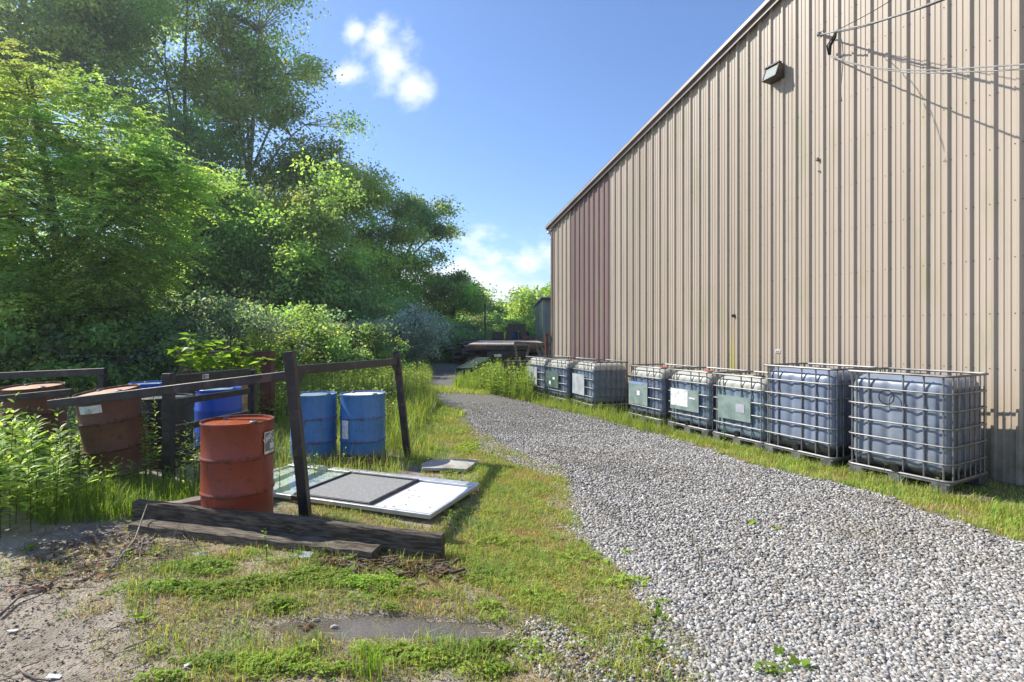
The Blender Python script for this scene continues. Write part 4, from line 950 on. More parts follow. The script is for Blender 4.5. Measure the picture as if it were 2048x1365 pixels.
T('understory_tree', 'darker shaded tree filling the wood behind the locust', -17.1, 26, [(420, 480, 0, 90, 110, 2), (350, 560, 0, 110, 90, 2), (460, 600, 0, 90, 70, 2), (250, 600, 0, 110, 90, 2)], 600, 90, .17, GREEN + DARK[:2], 15, .2, crad=.7)
T('round_tree', 'yellow green round crowned tree right of the slender one', -12.2, 42, [(720, 420, 0, 75, 70, 2.6), (770, 450, 0, 55, 65, 2.2), (690, 510, 0, 65, 80, 2.4), (760, 540, 0, 65, 70, 2.4), (720, 600, 0, 70, 50, 2.2), (690, 385, 0, 45, 35, 1.8)], 440, 95, .21, BRIGHT, 16, .3, crad=1.15)
T('gnarled_tree', 'dark tree with bare crooked limbs reaching right over the path end', -10.7, 46, [(850, 430, 0, 45, 28, 1.8), (880, 460, 0, 32, 20, 1.5), (830, 480, 0, 50, 30, 1.8), (850, 530, 0, 40, 25, 1.6), (800, 410, 0, 40, 30, 1.8), (810, 570, 0, 45, 50, 2), (830, 610, 0, 40, 45, 2), (770, 500, 0, 50, 60, 2)], 230, 75, .24, DARK + OLIVE[:1], 17, .35, crad=1.1, core=.35, fork=.45, sub=.7)
T('small_tree', 'light green multi stemmed tree at the end of the path', -5.6, 44, [(880, 580, 0, 40, 35, 2), (850, 620, 0, 40, 40, 2), (910, 600, 0, 32, 40, 1.8), (890, 650, 0, 50, 30, 2), (920, 570, 0, 22, 25, 1.4)], 300, 70, .2, OLIVE[:2] + BRIGHT[1:] + GREEN[:1], 18, .2, crad=.8, fork=.3)
fm = []
def far(label, px_, base, tops, seed, pal):
    bx_ = (px_ - CX) / F * base; return T('distant_tree', label, bx_, base, tops, 190, 60, .3, pal, seed, .2, crad=1.1)
far('pale green round tree far off, left of the thin pole gap', 990, 62, [(985, 615, 0, 34, 30, 3), (1005, 635, 0, 30, 25, 3), (965, 640, 0, 28, 25, 3)], 21, BRIGHT[1:] + GREEN)
far('pale green tree beside the grey green shed', 1075, 52, [(1075, 590, 0, 32, 28, 3), (1095, 620, 0, 30, 35, 3), (1055, 625, 0, 26, 26, 2.5)], 22, BRIGHT[1:] + GREEN)
far('thin leaved grey green tree far off between the pale ones', 945, 58, [(945, 600, 0, 22, 26, 2.5), (938, 635, 0, 30, 25, 2.5)], 23, OLIVE + GREEN[:1])
far('low distant tree closing the view between the pale green trees', 1035, 75, [(1035, 640, 0, 45, 22, 3), (1000, 655, 0, 40, 14, 3)], 24, GREEN + OLIVE)
far('low distant tree behind the silver shrub', 880, 66, [(880, 640, 0, 60, 25, 3), (920, 650, 0, 40, 20, 3)], 25, GREEN + OLIVE)
# shrubs
sh = [tree_mesh(2.2, [(0, 0, 1.0, 1.3, 1.1, .95), (.7, .2, .6, .9, .9, .7), (-.8, 0, .7, .9, .9, .7), (.1, -.2, 1.6, .7, .7, .55)], 260, 50, .095, GREEN, 31, .05, .3, .34),
      tree_mesh(2.2, [(0, 0, 1.0, 1.3, 1.1, .95), (.8, .2, .9, .9, .9, .7), (-.9, 0, .5, .9, .9, .6)], 240, 55, .1, GREEN[:2] + DARK, 32, .05, .3, .36),
      tree_mesh(2.2, [(0, 0, 1.0, 1.5, 1.1, .8), (1.0, .2, .9, .8, .8, .5), (-1.0, 0, .7, .9, .9, .6)], 230, 60, .07, GREYG, 33, .04, .3, .36),
      tree_mesh(2.6, [(0, 0, 1.2, 1.2, 1.1, 1.0), (.7, 0, 1.1, .9, .9, .8), (-.6, 0, 1.4, .8, .8, .8)], 260, 60, .085, SILVER, 34, .04, .3, .32)]
SH = [(-15.5, 14, 0, 1.5, 'leafy green bush under the locust at the far left'), (-13.0, 12.6, 1, 1.2, 'shadowed bush behind the rusty drums at the left'), (-11.2, 12.8, 0, 1.15, 'green bush in the shade beneath the locust trunk'),
      (-9.4, 13.6, 1, 1.15, 'dark bush left of the bright sapling'), (-8.6, 16.5, 2, 1.5, 'grey green arching shrub behind the bright sapling'), (-9.5, 19, 1, 1.5, 'dark bush between the arching shrub and the wood'),
      (-6.4, 17.5, 0, 1.1, 'green bush behind the long grass'), (-7.6, 20.5, 1, 1.3, 'dark bush in front of the dense mid green tree'), (-6.6, 23.5, 2, 1.25, 'grey green shrub left of the silver one'),
      (-5.0, 24.5, 3, 1.25, 'silver blue shrub beside the path'), (-5.6, 21.0, 0, .95, 'low green bush before the silver shrub'), (-4.0, 32, 1, 1.2, 'dark bush just past the silver shrub'), (-3.6, 38, 2, 1.2, 'small grey shrub near the far pole'),
      (-2.0, 46, 0, 1.3, 'light bush at the end of the path'), (1.0, 44, 0, 1.5, 'light bush beyond the truck headboard'), (-14.5, 18, 1, 2.0, 'big dark bush deep in the wood behind the locust'), (-11.0, 26, 1, 2.2, 'big dark bush at the foot of the slender tree'),
      (-7.5, 29, 0, 1.7, 'tall bush under the round crowned tree'), (-19, 18, 1, 2.4, 'large dark bush at the left border'), (-9.2, 32, 1, 2.2, 'large dark bush deep under the round tree'), (-6.6, 37, 0, 1.9, 'wide green bush under the gnarled tree'),
      (3.5, 60, 0, 2.2, 'broad bush far behind the shed'), (-3.8, 55, 1, 2.2, 'broad dark bush far along the wood')]
for i, (x, y, kx, sc, lab_) in enumerate(SH):
    plant_tree('silver_shrub' if kx == 3 else 'bush', lab_, 'shrub', sh[kx], x, y, (i * 1.7) % 6.28, (sc, sc, sc * (.9 + .2 * ((i * 7) % 5) / 5)), 'bushes along the wood edge')
# far treeline (one mass)
r = np.random.default_rng(50); n = 26000; X = r.uniform(-120, 120, n); Y = 95 + r.uniform(0, 14, n); Z = r.uniform(0, 1, n) * (7 + 2.5 * vnoise(X, X * .3, .16) + 1.2 * vnoise(X, X, .7))
Lq = r.uniform(.5, .95, n); V, Fq, c = leafquads(np.stack([X, Y, Z - .3], 1), unit(r.normal(0, 1, (n, 3))), unit(r.normal(0, .6, (n, 3)) + np.array([0, -.3, 1])), Lq, Lq * .42, palcol(n, GREEN + OLIVE, r))
tag(link('far_woodland', npmesh('far_woodland', V, [Fq], M['leaf'], c)), 'far strip of green woodland closing the horizon', 'woodland', kind='stuff')

# ------------------------------------------------------------------ weeds
def stem_plant(r, h, nleaf, ll, lw, pal, lean=.12, whorl=False):
    """returns stem tube + leaves for one upright weed, local coords"""
    az = r.uniform(0, 6.28); lx = lean * h * r.uniform(.2, 1)
    def sp(t): return np.array([math.cos(az) * lx * t * t, math.sin(az) * lx * t * t, h * t])
    ts = np.sort(r.uniform(.12, 1, nleaf)); P = np.array([sp(t) for t in ts]); aa = np.cumsum(np.full(nleaf, 2.4)) + r.uniform(0, .5, nleaf)
    up = .15 + .9 * ts ** 3; D = np.stack([np.cos(aa), np.sin(aa), up + r.normal(0, .15, nleaf)], 1); sc = np.clip(1.15 - .75 * ts ** 3, .3, 1) * np.clip(ts * 3, .5, 1)
    L = ll * sc * r.uniform(.8, 1.2, nleaf); return P, D, L, [tuple(sp(t)) for t in np.linspace(0, 1, 5)]
def weeds_mesh(name, spots, pal, seed, ll=.11, lw=.18, nl=34, stems=True):
    r = np.random.default_rng(seed); PP = []; DD = []; LL = []; CC = []; mbv = MB()
    for (x, y, h) in spots:
        z = float(gz(x, y)); P, D, L, st = stem_plant(r, h, int(nl * max(.5, min(h / .8, 1.3))), ll * min(1, .5 + h * .6), lw, pal)
        o_ = np.array([x, y, z]); PP.append(P + o_); DD.append(D); LL.append(L); CC.append(palcol(len(P), pal, r, .15))
        mbv.tube([tuple(np.array(s_) + o_) for s_ in st], [.004, .004, .0035, .003, .0015], 4, cap=False)
    P = np.concatenate(PP); D = unit(np.concatenate(DD)); L = np.concatenate(LL); c = np.concatenate(CC); n = len(P)
    Nm = unit(np.array([[0, 0, 1.0]]) - D * D[:, 2:3] + r.normal(0, .25, (n, 3)))
    Sd = unit(np.cross(Nm, D)); W_ = (L * lw)[:, None]; L_ = L[:, None]; dn = np.array([[0, 0, -1.0]])
    V = np.stack([P, P + D * L_ * .35 + Sd * W_, P + D * L_ * .35 - Sd * W_, P + D * L_ * .7 + dn * L_ * .06 + Sd * W_ * .7, P + D * L_ * .7 + dn * L_ * .06 - Sd * W_ * .7, P + D * L_ + dn * L_ * .2], 1).reshape(-1, 3)
    a = np.arange(n) * 6; Q = np.stack([a + 2, a + 1, a + 3, a + 4], 1); T1 = np.stack([a, a + 1, a + 2], 1); T2 = np.stack([a + 4, a + 3, a + 5], 1)
    sv = np.array(mbv.v); sf = np.array(mbv.f) + len(V); V = np.concatenate([V, sv]); c6 = np.concatenate([np.repeat(c, 6, 0), np.tile(np.array([[.1, .12, .04]]), (len(sv), 1))])
    return npmesh(name, V, [Q, sf, T1, T2], M['leaf'], c6)
WEED = [(.30, .44, .09), (.24, .38, .09), (.38, .5, .1), (.2, .32, .08)]
r = np.random.default_rng(60)
def rand_in(poly, n, r):
    P = np.array(poly); lo_ = P.min(0); hi_ = P.max(0); out = np.zeros((0, 2))
    while len(out) < n:
        q = r.uniform(lo_, hi_, (n * 2 + 50, 2)); out = np.concatenate([out, q[inpoly(q[:, 0], q[:, 1], P)]])
    return out[:n]
pw = GP([(-120, 1085), (60, 1085), (160, 1030), (240, 990), (262, 950), (120, 905), (-150, 900)])
sp = rand_in(pw, 210, r); pxs = sp[:, 0] / sp[:, 1] * F + CX; hm_ = np.interp(pxs, [0, 60, 130, 200, 270], [.86, .80, .58, .42, .3]); spots = [(x, y, r.uniform(.6, 1.0) * hm_[i]) for i, (x, y) in enumerate(sp)]
tag(link('weed_patch', weeds_mesh('weed_patch', spots, WEED, 61, .15, .14, 42)), 'dense patch of tall bright weeds with narrow leaves at the left edge', 'weeds', kind='stuff')
for (nm, lab_, px_, py_, h, nl, ll) in (('tall_weed', 'tall leafy weed stem rising before the black rack, left of three', 268, 955, .92, 50, .085), ('tall_weed', 'tallest slender weed in front of the black drum, middle of three', 287, 960, .95, 54, .085), ('tall_weed', 'slender weed close to the left rack post, right of three', 315, 955, .90, 46, .08),
    ('tall_weed', 'thin weed between the rack and the red drum', 390, 985, .75, 44, .09), ('young_weed', 'single bright upright weed standing before the flat timber', 534, 1128, .245, 26, .09), ('young_weed', 'pale drooping weed growing at the foot of the long timber', 580, 1090, .13, 9, .11),
    ('tall_weed', 'tall weed at the left border reaching above the others', 20, 1010, .98, 40, .14), ('tall_weed', 'dark stemmed weed in front of the leaning rusty drum', 128, 1000, .93, 42, .12), ('small_weed', 'small weed standing alone in the gravel', 1404, 1135, .16, 16, .04), ('small_weed', 'small leafy weed on the gravel nearer the totes', 1386, 1092, .09, 14, .05),
    ('tote_weed', 'weed in front of the nearest tote corner', 1876, 1002, .34, 20, .05), ('tote_weed', 'weed standing in front of the valve of the nearest tote', 1768, 970, .32, 24, .05), ('tote_weed', 'bushy weed before the low tote with torn paper', 1350, 868, .45, 40, .07), ('tote_weed', 'bushy weed before the wide grey green plate tote', 1450, 900, .42, 40, .07)):
    x, y = G(px_, py_); tag(link(nm, weeds_mesh(nm, [(x, y, h)], WEED, int(px_), ll, .2 if nm == 'young_weed' else .13, nl)), lab_, 'weed')
# sapling with broad leaves over the brown frame
t = thing('sapling', 'bright yellow green sapling with broad leaves over the red brown frame', 'sapling', (-5.2, 9.2, 0)); rr = np.random.default_rng(70); mb = MB(); PP = []; DD = []; LL = []
for (px_, py_) in ((350, 690), (385, 668), (410, 690), (440, 682), (470, 690), (500, 700), (455, 705), (395, 712), (520, 712), (370, 700), (420, 712), (488, 690)):
    e = P3(px_ + rr.uniform(-6, 6), py_ + 6, 9.0 + rr.uniform(-.3, .3)) - Vector((-5.2, 9.2, 0)); pts = [Vector((0.1, 0, 0)).lerp(e, q_) + Vector((0, 0, .25 * math.sin(math.pi * q_))) for q_ in (0, .35, .7, 1)]; mb.tube(pts, [.02, .014, .008, .004], 5)
    for q_ in range(26):
        f = rr.uniform(.55, 1.05); p = pts[1].lerp(pts[3], f) + Vector(rr.normal(0, .05, 3)); PP.append(p); DD.append((rr.normal(0, 1), rr.normal(0, 1), rr.uniform(-.3, .4))); LL.append(rr.uniform(.11, .2))
mb.build('stems', M['twig'], t); PP = np.array(PP); n = len(PP); LL = np.array(LL)
V, Fq, c = leafquads(PP, unit(np.array(DD)), unit(rr.normal(0, .3, (n, 3)) + np.array([0, 0, 1])), LL, LL * .33, palcol(n, [(.2, .33, .03), (.24, .36, .04), (.14, .26, .03)], rr)); link('leaves', npmesh('leaves', V, [Fq], M['leaf'], c), t)
t = thing('small_leaf_shrub', 'two light green sprays of tiny leaves right of the sapling', 'shrub', (-4.5, 9.6, 0)); mb = MB(); PP = []
for (px_, py_) in ((500, 655), (545, 668), (512, 672), (535, 690)):
    e = P3(px_, py_, 9.6) - Vector((-4.5, 9.6, 0)); mb.tube([(0, 0, 0), tuple(e * .6 + Vector((0, 0, .1))), tuple(e)], [.012, .008, .003], 5)
    for q_ in range(170): f = rr.uniform(.5, 1); PP.append(np.array(e * f) + rr.normal(0, .06 * (1.25 - f) + .015, 3))
mb.build('stems', M['twig'], t); PP = np.array(PP); n = len(PP)
V, Fq, c = leafquads(PP, unit(rr.normal(0, 1, (n, 3))), unit(rr.normal(0, .4, (n, 3)) + np.array([0, 0, 1])), np.full(n, .06), np.full(n, .02), palcol(n, [(.26, .34, .08), (.2, .3, .05)], rr)); link('leaves', npmesh('leaves', V, [Fq], M['leaf'], c), t)
# weed thickets in the middle distance
def thicket(name, lab_, poly, n, h0, h1, pal, seed, ll=.1, nl=30, lw=.14):
    r = np.random.default_rng(seed); sp = rand_in(poly, n, r); sp = sp if seed == 80 else sp[~inpoly(sp[:, 0], sp[:, 1], GE)]; tag(link(name, weeds_mesh(name, [(x, y, r.uniform(h0, h1)) for x, y in sp], pal, seed, ll, lw, nl)), lab_, 'weeds', kind='stuff')
YG = [(.22, .31, .055), (.27, .35, .065), (.17, .27, .05), (.30, .34, .10)]
thicket('weed_thicket', 'thicket of green weeds beside the far totes and ramp', [(-.5, 14.0), (-.1, 13.2), (.3, 12.4), (.5, 12.6), (.4, 14.2), (.2, 16.4), (-1.2, 16.4), (-.9, 15.2)], 190, .45, .95, WEED + YG[:2], 80, .12)
thicket('weed_thicket', 'sunlit tall weeds behind the sky blue drums', [(-4.6, 9.0), (-2.0, 8.3), (-1.9, 12), (-2.4, 17), (-4.5, 20), (-6.5, 16), (-7, 11)], 800, .4, .85, YG + WEED[:2], 81, .13, 22)
thicket('weed_thicket', 'weeds growing round the foot of the red brown frame and black rack', [(-7.5, 7.6), (-3.0, 8.2), (-3.2, 10), (-8, 10.5)], 170, .3, .7, WEED, 82, .12, 24)
thicket('weed_thicket', 'low weeds around the feet of the drums at the left', [(-5.2, 5.2), (-2.7, 4.9), (-1.75, 6.3), (-3.0, 6.5), (-5, 5.8)], 85, .15, .42, WEED + GREEN[:1], 83, .09, 22)
thicket('weed_thicket', 'weeds in front of and around the truck bed', [(-1.75, 18.6), (-1.25, 16.3), (.3, 16.0), (1.6, 16.4), (1.9, 19.4), (-1.6, 19.4)], 420, .35, .72, YG + WEED[:1], 84, .14, 22)
thicket('weed_thicket', 'weeds between the path and the scrap pile', [(-3.6, 26), (-2.0, 21), (-1.7, 20), (-1.5, 27.5), (-3.4, 27.8)], 150, .3, .6, YG, 184, .14, 20)
thicket('weed_thicket', 'thin weeds before the black drum and rack post', GP([(255, 975), (300, 950), (400, 960), (400, 1000), (300, 1000)]), 16, .35, .8, WEED, 186, .085, 40, .12)
thicket('undergrowth', 'shaded leafy undergrowth along the edge of the wood', [(-18, 11.5), (-8, 11.2), (-5.8, 13), (-5.0, 18), (-5.2, 24), (-4, 34), (-8, 34), (-9, 20), (-12, 14.5), (-20, 15)], 750, .4, 1.1, GREEN + WEED[:2], 85, .2, 22, .2)

# ------------------------------------------------------------------ grass, clover, straw
def z3(p): return np.stack([p[:, 0], p[:, 1], gz(p[:, 0], p[:, 1])], 1)
LAWN = [(.39, .47, .11), (.33, .43, .10), (.48, .50, .13), (.48, .43, .17), (.25, .38, .09)]
DRY = [(.36, .27, .12), (.3, .22, .1), (.24, .2, .08), (.4, .32, .17)]
def grass(name, lab_, P, h0, h1, wd, lean, pal, seed, cat='grass'):
    r = np.random.default_rng(seed); n = len(P); H = r.uniform(h0, h1, n) * r.uniform(.6, 1, n)
    pc_ = palcol(n, pal, r, .22); q1 = vnoise(P[:, 0], P[:, 1], 3.1, 7) + .6 * vnoise(P[:, 0], P[:, 1], 9, 1) + r.normal(0, .35, n)
    if h1 < .15: pc_[q1 > .55] = palcol(int((q1 > .55).sum()), [(.46, .36, .18), (.38, .27, .13), (.5, .42, .22)], r, .2); pc_[q1 < -.85] *= np.array([.7, .95, .8]); H = H * np.clip(1 - .35 * q1, .5, 1.7)
    V, Q, T_, c = blades(z3(P), H, np.full(n, wd) * r.uniform(.7, 1.3, n), lean, pc_, r); tag(link(name, npmesh(name, V, [Q, T_], M['grass'], c)), lab_, cat, kind='stuff')
r = np.random.default_rng(90)
def along(s0, s1, d0, d1, n):
    s_ = r.uniform(s0, s1, n); d_ = r.uniform(d0, d1, n); return NN[None, :] * d_[:, None] + UN[None, :] * s_[:, None]
P = along(1.0, 13.2, 5.3, 6.3, 46000); e = inpoly(P[:, 0] + .1 * vnoise(P[:, 0], P[:, 1], 6), P[:, 1], GE); P = P[~e]
grass('grass', 'strip of short sunlit grass between the gravel and the totes', P, .04, .11, .0055, .55, LAWN, 91)
P = along(1.0, 5.0, 6.3, 7.3, 5000); grass('grass', 'thin dark grass in the shade at the foot of the wall', P, .02, .06, .006, .6, GREEN, 92)
P = along(7, 13.2, 5.6, 6.3, 2600); grass('grass', 'longer tufts of grass before the far totes', P, .15, .4, .006, .35, YG, 93)
fore = GP([(-250, 1400), (-300, 1150), (200, 1090), (262, 1050), (420, 1060), (600, 1000), (860, 1060), (960, 950), (900, 900), (835, 870), (830, 800), (870, 790), (900, 830), (1020, 900), (1130, 945), (1180, 1090), (1310, 1200), (1480, 1400)])
P = rand_in(fore, 190000, r); m = vnoise(P[:, 0], P[:, 1], 2.1, 1) + .5 * vnoise(P[:, 0], P[:, 1], 6, 5) + .45 * sst(P[:, 0], -2.2, -.6) - 1.6 * sst(pud(P[:, 0], P[:, 1]), .02, .2) - .9 * sst(-P[:, 0], 1.4, 2.3) * sst(-P[:, 1], -3.9, -3.2)
keep = r.uniform(-.95, .6, len(P)) < m; P = P[keep]
grass('grass', 'patchy short grass and straw on the open ground in front', P[:110000], .012, .055, .0038, .8, LAWN + DRY + LAWN[:2] + [(.22, .16, .1)], 94)
P = rand_in(GP([(960, 940), (1010, 930), (1130, 960), (1150, 1080), (1250, 1160), (1300, 1250), (1180, 1280), (900, 1150), (880, 1100), (960, 1050)]), 32000, r)
grass('grass', 'drier straw coloured grass along the left edge of the gravel', P, .03, .08, .004, .8, DRY[:2] + LAWN + LAWN, 95)
P = rand_in(GP([(620, 1010), (900, 1080), (1010, 1000), (1010, 930), (960, 900), (880, 800), (830, 790), (780, 850), (850, 960), (960, 985), (880, 1060)]), 16000, r)
grass('grass', 'grass around the storm door and concrete slab', P, .03, .10, .0045, .7, LAWN + YG, 96)
P = rand_in([(-3.2, 6.2), (-1.3, 5.9), (-1.0, 7.4), (-1.9, 9.6), (-4, 9.3)], 7000, r); grass('grass', 'long grass around the sky blue drums and leaning frame', P, .12, .36, .005, .5, YG + LAWN, 97)
P = rand_in([(-3.9, 4.45), (-3.1, 4.7), (-2.6, 5.3), (-3.4, 5.6), (-4.6, 4.9)], 3800, r); grass('grass', 'bright long grass left of the timbers', P, .12, .34, .006, .5, [(.2, .32, .04), (.16, .28, .035), (.26, .34, .07)], 98)
P = rand_in([(-2.6, 8.2), (-1.6, 7.6), (-1.55, 10), (-1.75, 14), (-3.0, 20), (-5.4, 32), (-9, 32), (-6, 18), (-5, 10)], 44000, r); P = P[~inpoly(P[:, 0], P[:, 1], GE)]; grass('grass', 'tall meadow grass left of the gravel path', P, .25, .7, .009, .35, YG + WEED[:2] + DRY[2:3], 99)
P = rand_in([(-2.0, 10), (-1.2, 9.8), (-.6, 12), (-1.8, 15), (-2.7, 16.5), (-2.2, 13)], 7000, r); P = P[~inpoly(P[:, 0], P[:, 1], GE)]; grass('grass', 'low grass on the left shoulder of the path', P, .05, .14, .009, .5, LAWN, 100)
P = rand_in([(-2.6, 15.0), (-.6, 14.4), (-.5, 15.6), (-2.6, 16.6)], 3600, r); grass('grass', 'band of grass growing across the path', P, .06, .16, .011, .5, LAWN, 101)
P = rand_in([(-3.5, 27), (-1.7, 20), (3, 19), (3, 60), (-12, 60)], 16000, r); P = P[~inpoly(P[:, 0], P[:, 1], GE)]; grass('grass', 'pale meadow grass around the far end of the path', P, .2, .5, .022, .4, YG + DRY[2:3], 102)
P = rand_in([(1.2, 15.6), (8, 17), (8, 28), (-1, 28), (-1, 16)], 6000, r); grass('grass', 'grass under the truck and beside the shed', P, .15, .4, .015, .4, YG, 103)
P = GP([(745, 1350)])[0] + rng.normal(0, .035, (70, 2)); grass('grass', 'upright bright tuft of grass at the bottom edge', P, .12, .24, .005, .3, [(.2, .33, .04)], 104)
P = GP([(1240, 1345)])[0] + rng.normal(0, .05, (60, 2)); grass('grass', 'small tuft of grass near the bottom edge of the gravel', P, .05, .12, .005, .3, LAWN, 105)
P = rand_in(GP([(240, 1240), (300, 1100), (880, 1110), (1240, 1150), (1320, 1250), (1350, 1370), (300, 1370)]), 9000, r); P = P[(vnoise(P[:, 0], P[:, 1], 4.4, 3) > .15) & (pud(P[:, 0], P[:, 1]) < .2)]
grass('grass', 'scattered longer blades standing above the short grass in front', P, .04, .13, .004, .6, LAWN + YG + DRY[:2], 107)
P = along(1.0, 7.4, 5.85, 6.12, 4200); grass('grass', 'longer grass brushing the pallets of the near totes', P, .07, .17, .0055, .45, LAWN + YG, 108)
P = rand_in([(-1.15, 13.2), (.0, 10.9), (.45, 11.4), (.5, 14.2), (.3, 16.4), (-1.1, 16.8), (-.8, 15)], 7500, r); P = P[~inpoly(P[:, 0], P[:, 1], GE)]; grass('grass', 'loose tall grass by the far totes', P, .3, .95, .010, .3, YG + WEED[:2] + DRY[2:3], 109)
P = rand_in([(-1.75, 15.9), (-1.1, 15.2), (-.4, 16), (-.5, 18.6), (-1.7, 18.9)], 2600, r); grass('grass', 'tall grass growing under and around the ramp', P, .25, .62, .012, .3, YG + WEED[:2], 170)
P = rand_in([(-1.7, 18.9), (1.8, 18.0), (1.8, 19.4), (-1.7, 19.4)], 2600, r); grass('grass', 'tall grass before the tail of the truck bed', P, .3, .72, .014, .3, YG + WEED[:2], 171)
# clover mats
def clover(lab_, spots, dens, seed, sz=.011):
    r = np.random.default_rng(seed); PP = []; 
    for (px_, py_, rx, ry) in spots:
        x, y = G(px_, py_); n = int(dens * rx * ry * 3.14); a = r.uniform(0, 6.28, n); q = np.sqrt(r.uniform(0, 1, n)) * (1 + .3 * np.sin(3 * a + px_) + .2 * np.sin(7 * a)); X = x + q * rx * np.cos(a); Y = y + q * ry * np.sin(a)
        hh_ = .05 * np.clip(1 - q ** 2 * .6, .15, 1) * (1 + .4 * vnoise(X, Y, 12)); PP.append(np.stack([X, Y, gz(X, Y) + hh_ * r.uniform(.35, 1, n)], 1))
    SP = np.concatenate([np.full(len(q_), i_) for i_, q_ in enumerate(PP)]); P = np.concatenate(PP); SP = SP[pud(P[:, 0], P[:, 1]) < .25]; P = P[pud(P[:, 0], P[:, 1]) < .25]; n = len(P); cc = palcol(n, [(.26, .42, .05), (.3, .46, .05), (.2, .35, .045), (.33, .43, .08)], r, .12); tn = r.uniform(.62, 1.08, (SP.max() + 1, 1)) * np.array([[1, 1, 1]]) + r.uniform(0, .12, (SP.max() + 1, 3)) * np.array([[1, .3, .3]]); cc = cc * tn[SP]
    P3_ = np.repeat(P, 3, 0); a = np.repeat(r.uniform(0, 6.28, n), 3) + np.tile([0, 2.09, 4.19], n); D = np.stack([np.cos(a), np.sin(a), r.normal(.1, .25, 3 * n)], 1)
    L = sz * r.uniform(.8, 1.5, 3 * n); V, Fq, c = leafquads(P3_, D, unit(r.normal(0, .3, (3 * n, 3)) + np.array([0, 0, 1])), L, L * .5, np.repeat(cc, 3, 0)); tag(link('clover', npmesh('clover', V, [Fq], M['grass'], c)), lab_, 'clover', kind='stuff')
clover('bright clover mats in front of the timbers', [(330, 1180, .32, .10), (440, 1185, .3, .12), (520, 1170, .26, .12), (400, 1135, .28, .14), (560, 1215, .15, .06), (620, 1160, .35, .14), (740, 1170, .28, .12), (800, 1190, .18, .07)], 6500, 110)
clover('bright clover mats along the bottom edge before the puddle', [(420, 1330, .16, .07), (540, 1330, .24, .09), (650, 1345, .18, .05), (780, 1310, .16, .06), (860, 1320, .2, .07), (980, 1300, .14, .06), (330, 1360, .12, .05), (1000, 1345, .1, .05)], 8000, 111)
clover('loose leafy weeds scattered over the ground beside the gravel', [(1010, 1090, .28, .14), (1150, 1120, .22, .12), (980, 1160, .3, .12), (1090, 1200, .26, .1), (1250, 1170, .2, .1), (900, 1010, .12, .2), (930, 900, .2, .4), (1545, 1350, .12, .05), (1300, 1300, .1, .06)], 900, 112, .02)
r = np.random.default_rng(115)
def rspots(n, box, r0, r1): return [(r.uniform(box[0], box[1]), r.uniform(box[2], box[3]), r.uniform(r0, r1), r.uniform(r0, r1) * .7) for _ in range(n)]
clover('thin clover and chickweed spreading between the timbers and the puddle', rspots(46, (250, 1000, 1100, 1225), .03, .12), 2600, 116, .010)
clover('low leafy ground cover around the puddle end and gravel edge', rspots(45, (820, 1330, 1090, 1360), .03, .12), 1500, 117, .010)
clover('clover seedlings along the bottom edge', rspots(26, (300, 1150, 1295, 1365), .03, .1), 2600, 118, .010)
clover('leafy weeds round the storm door and slab', rspots(40, (840, 960, 800, 1060), .06, .22), 700, 119, .017)
# broadleaf rosettes
r = np.random.default_rng(120)
RS = [(1030, 1095), (1110, 1085), (1170, 1095), (1100, 1150), (960, 1140), (890, 1085), (1210, 1130), (1010, 1170), (770, 1185), (700, 1150), (1320, 1240), (600, 1300), (1180, 1175), (985, 1030), (1550, 1060), (1500, 1050), (1600, 1340), (1560, 1320), (60, 1100), (560, 1222), (285, 1240)]
PP = []; DD = []; LL = []
for i, (px_, py_) in enumerate(RS):
    x, y = G(px_, py_); m_ = 9; a = r.uniform(0, 6.28, m_); el = r.uniform(.3, 1.3, m_); L = r.uniform(.04, .085, m_)
    PP.append(np.stack([np.full(m_, x), np.full(m_, y), np.full(m_, float(gz(x, y)) + .003)], 1)); DD.append(np.stack([np.cos(a), np.sin(a), el], 1)); LL.append(L)
PP = np.concatenate(PP); DD = unit(np.concatenate(DD)); LL = np.concatenate(LL); n = len(PP); V, Fq, c = leafquads(PP, DD, unit(np.array([[0, 0, 1.]]) - DD * DD[:, 2:3] + .01), LL, LL * .24, palcol(n, [(.22, .34, .04), (.18, .3, .04)], r))
tag(link('broadleaf_weeds', npmesh('broadleaf_weeds', V, [Fq], M['leaf'], c)), 'small broad leaved rosettes dotted through the short grass', 'weeds', kind='stuff')

# ------------------------------------------------------------------ air
mb = MB(); mb.box((0, 600, 20), (2000, 2000, 48)); hz = tag(mb.build('haze', None or M['leaf']), 'faint summer haze in the air', 'haze', kind='stuff')
hm = bpy.data.materials.new('haze'); hm.use_nodes = True; hm.node_tree.nodes.clear(); hk = NT(hm.node_tree)
pv = hk.n('ShaderNodeVolumePrincipled'); pv.inputs['Color'].default_value = (.86, .92, 1, 1); pv.inputs['Density'].default_value = .0007; pv.inputs['Anisotropy'].default_value = .35
ho = hk.n('ShaderNodeOutputMaterial'); hk.l(pv.outputs[0], ho.inputs['Volume']); hz.data.materials.clear(); hz.data.materials.append(hm)
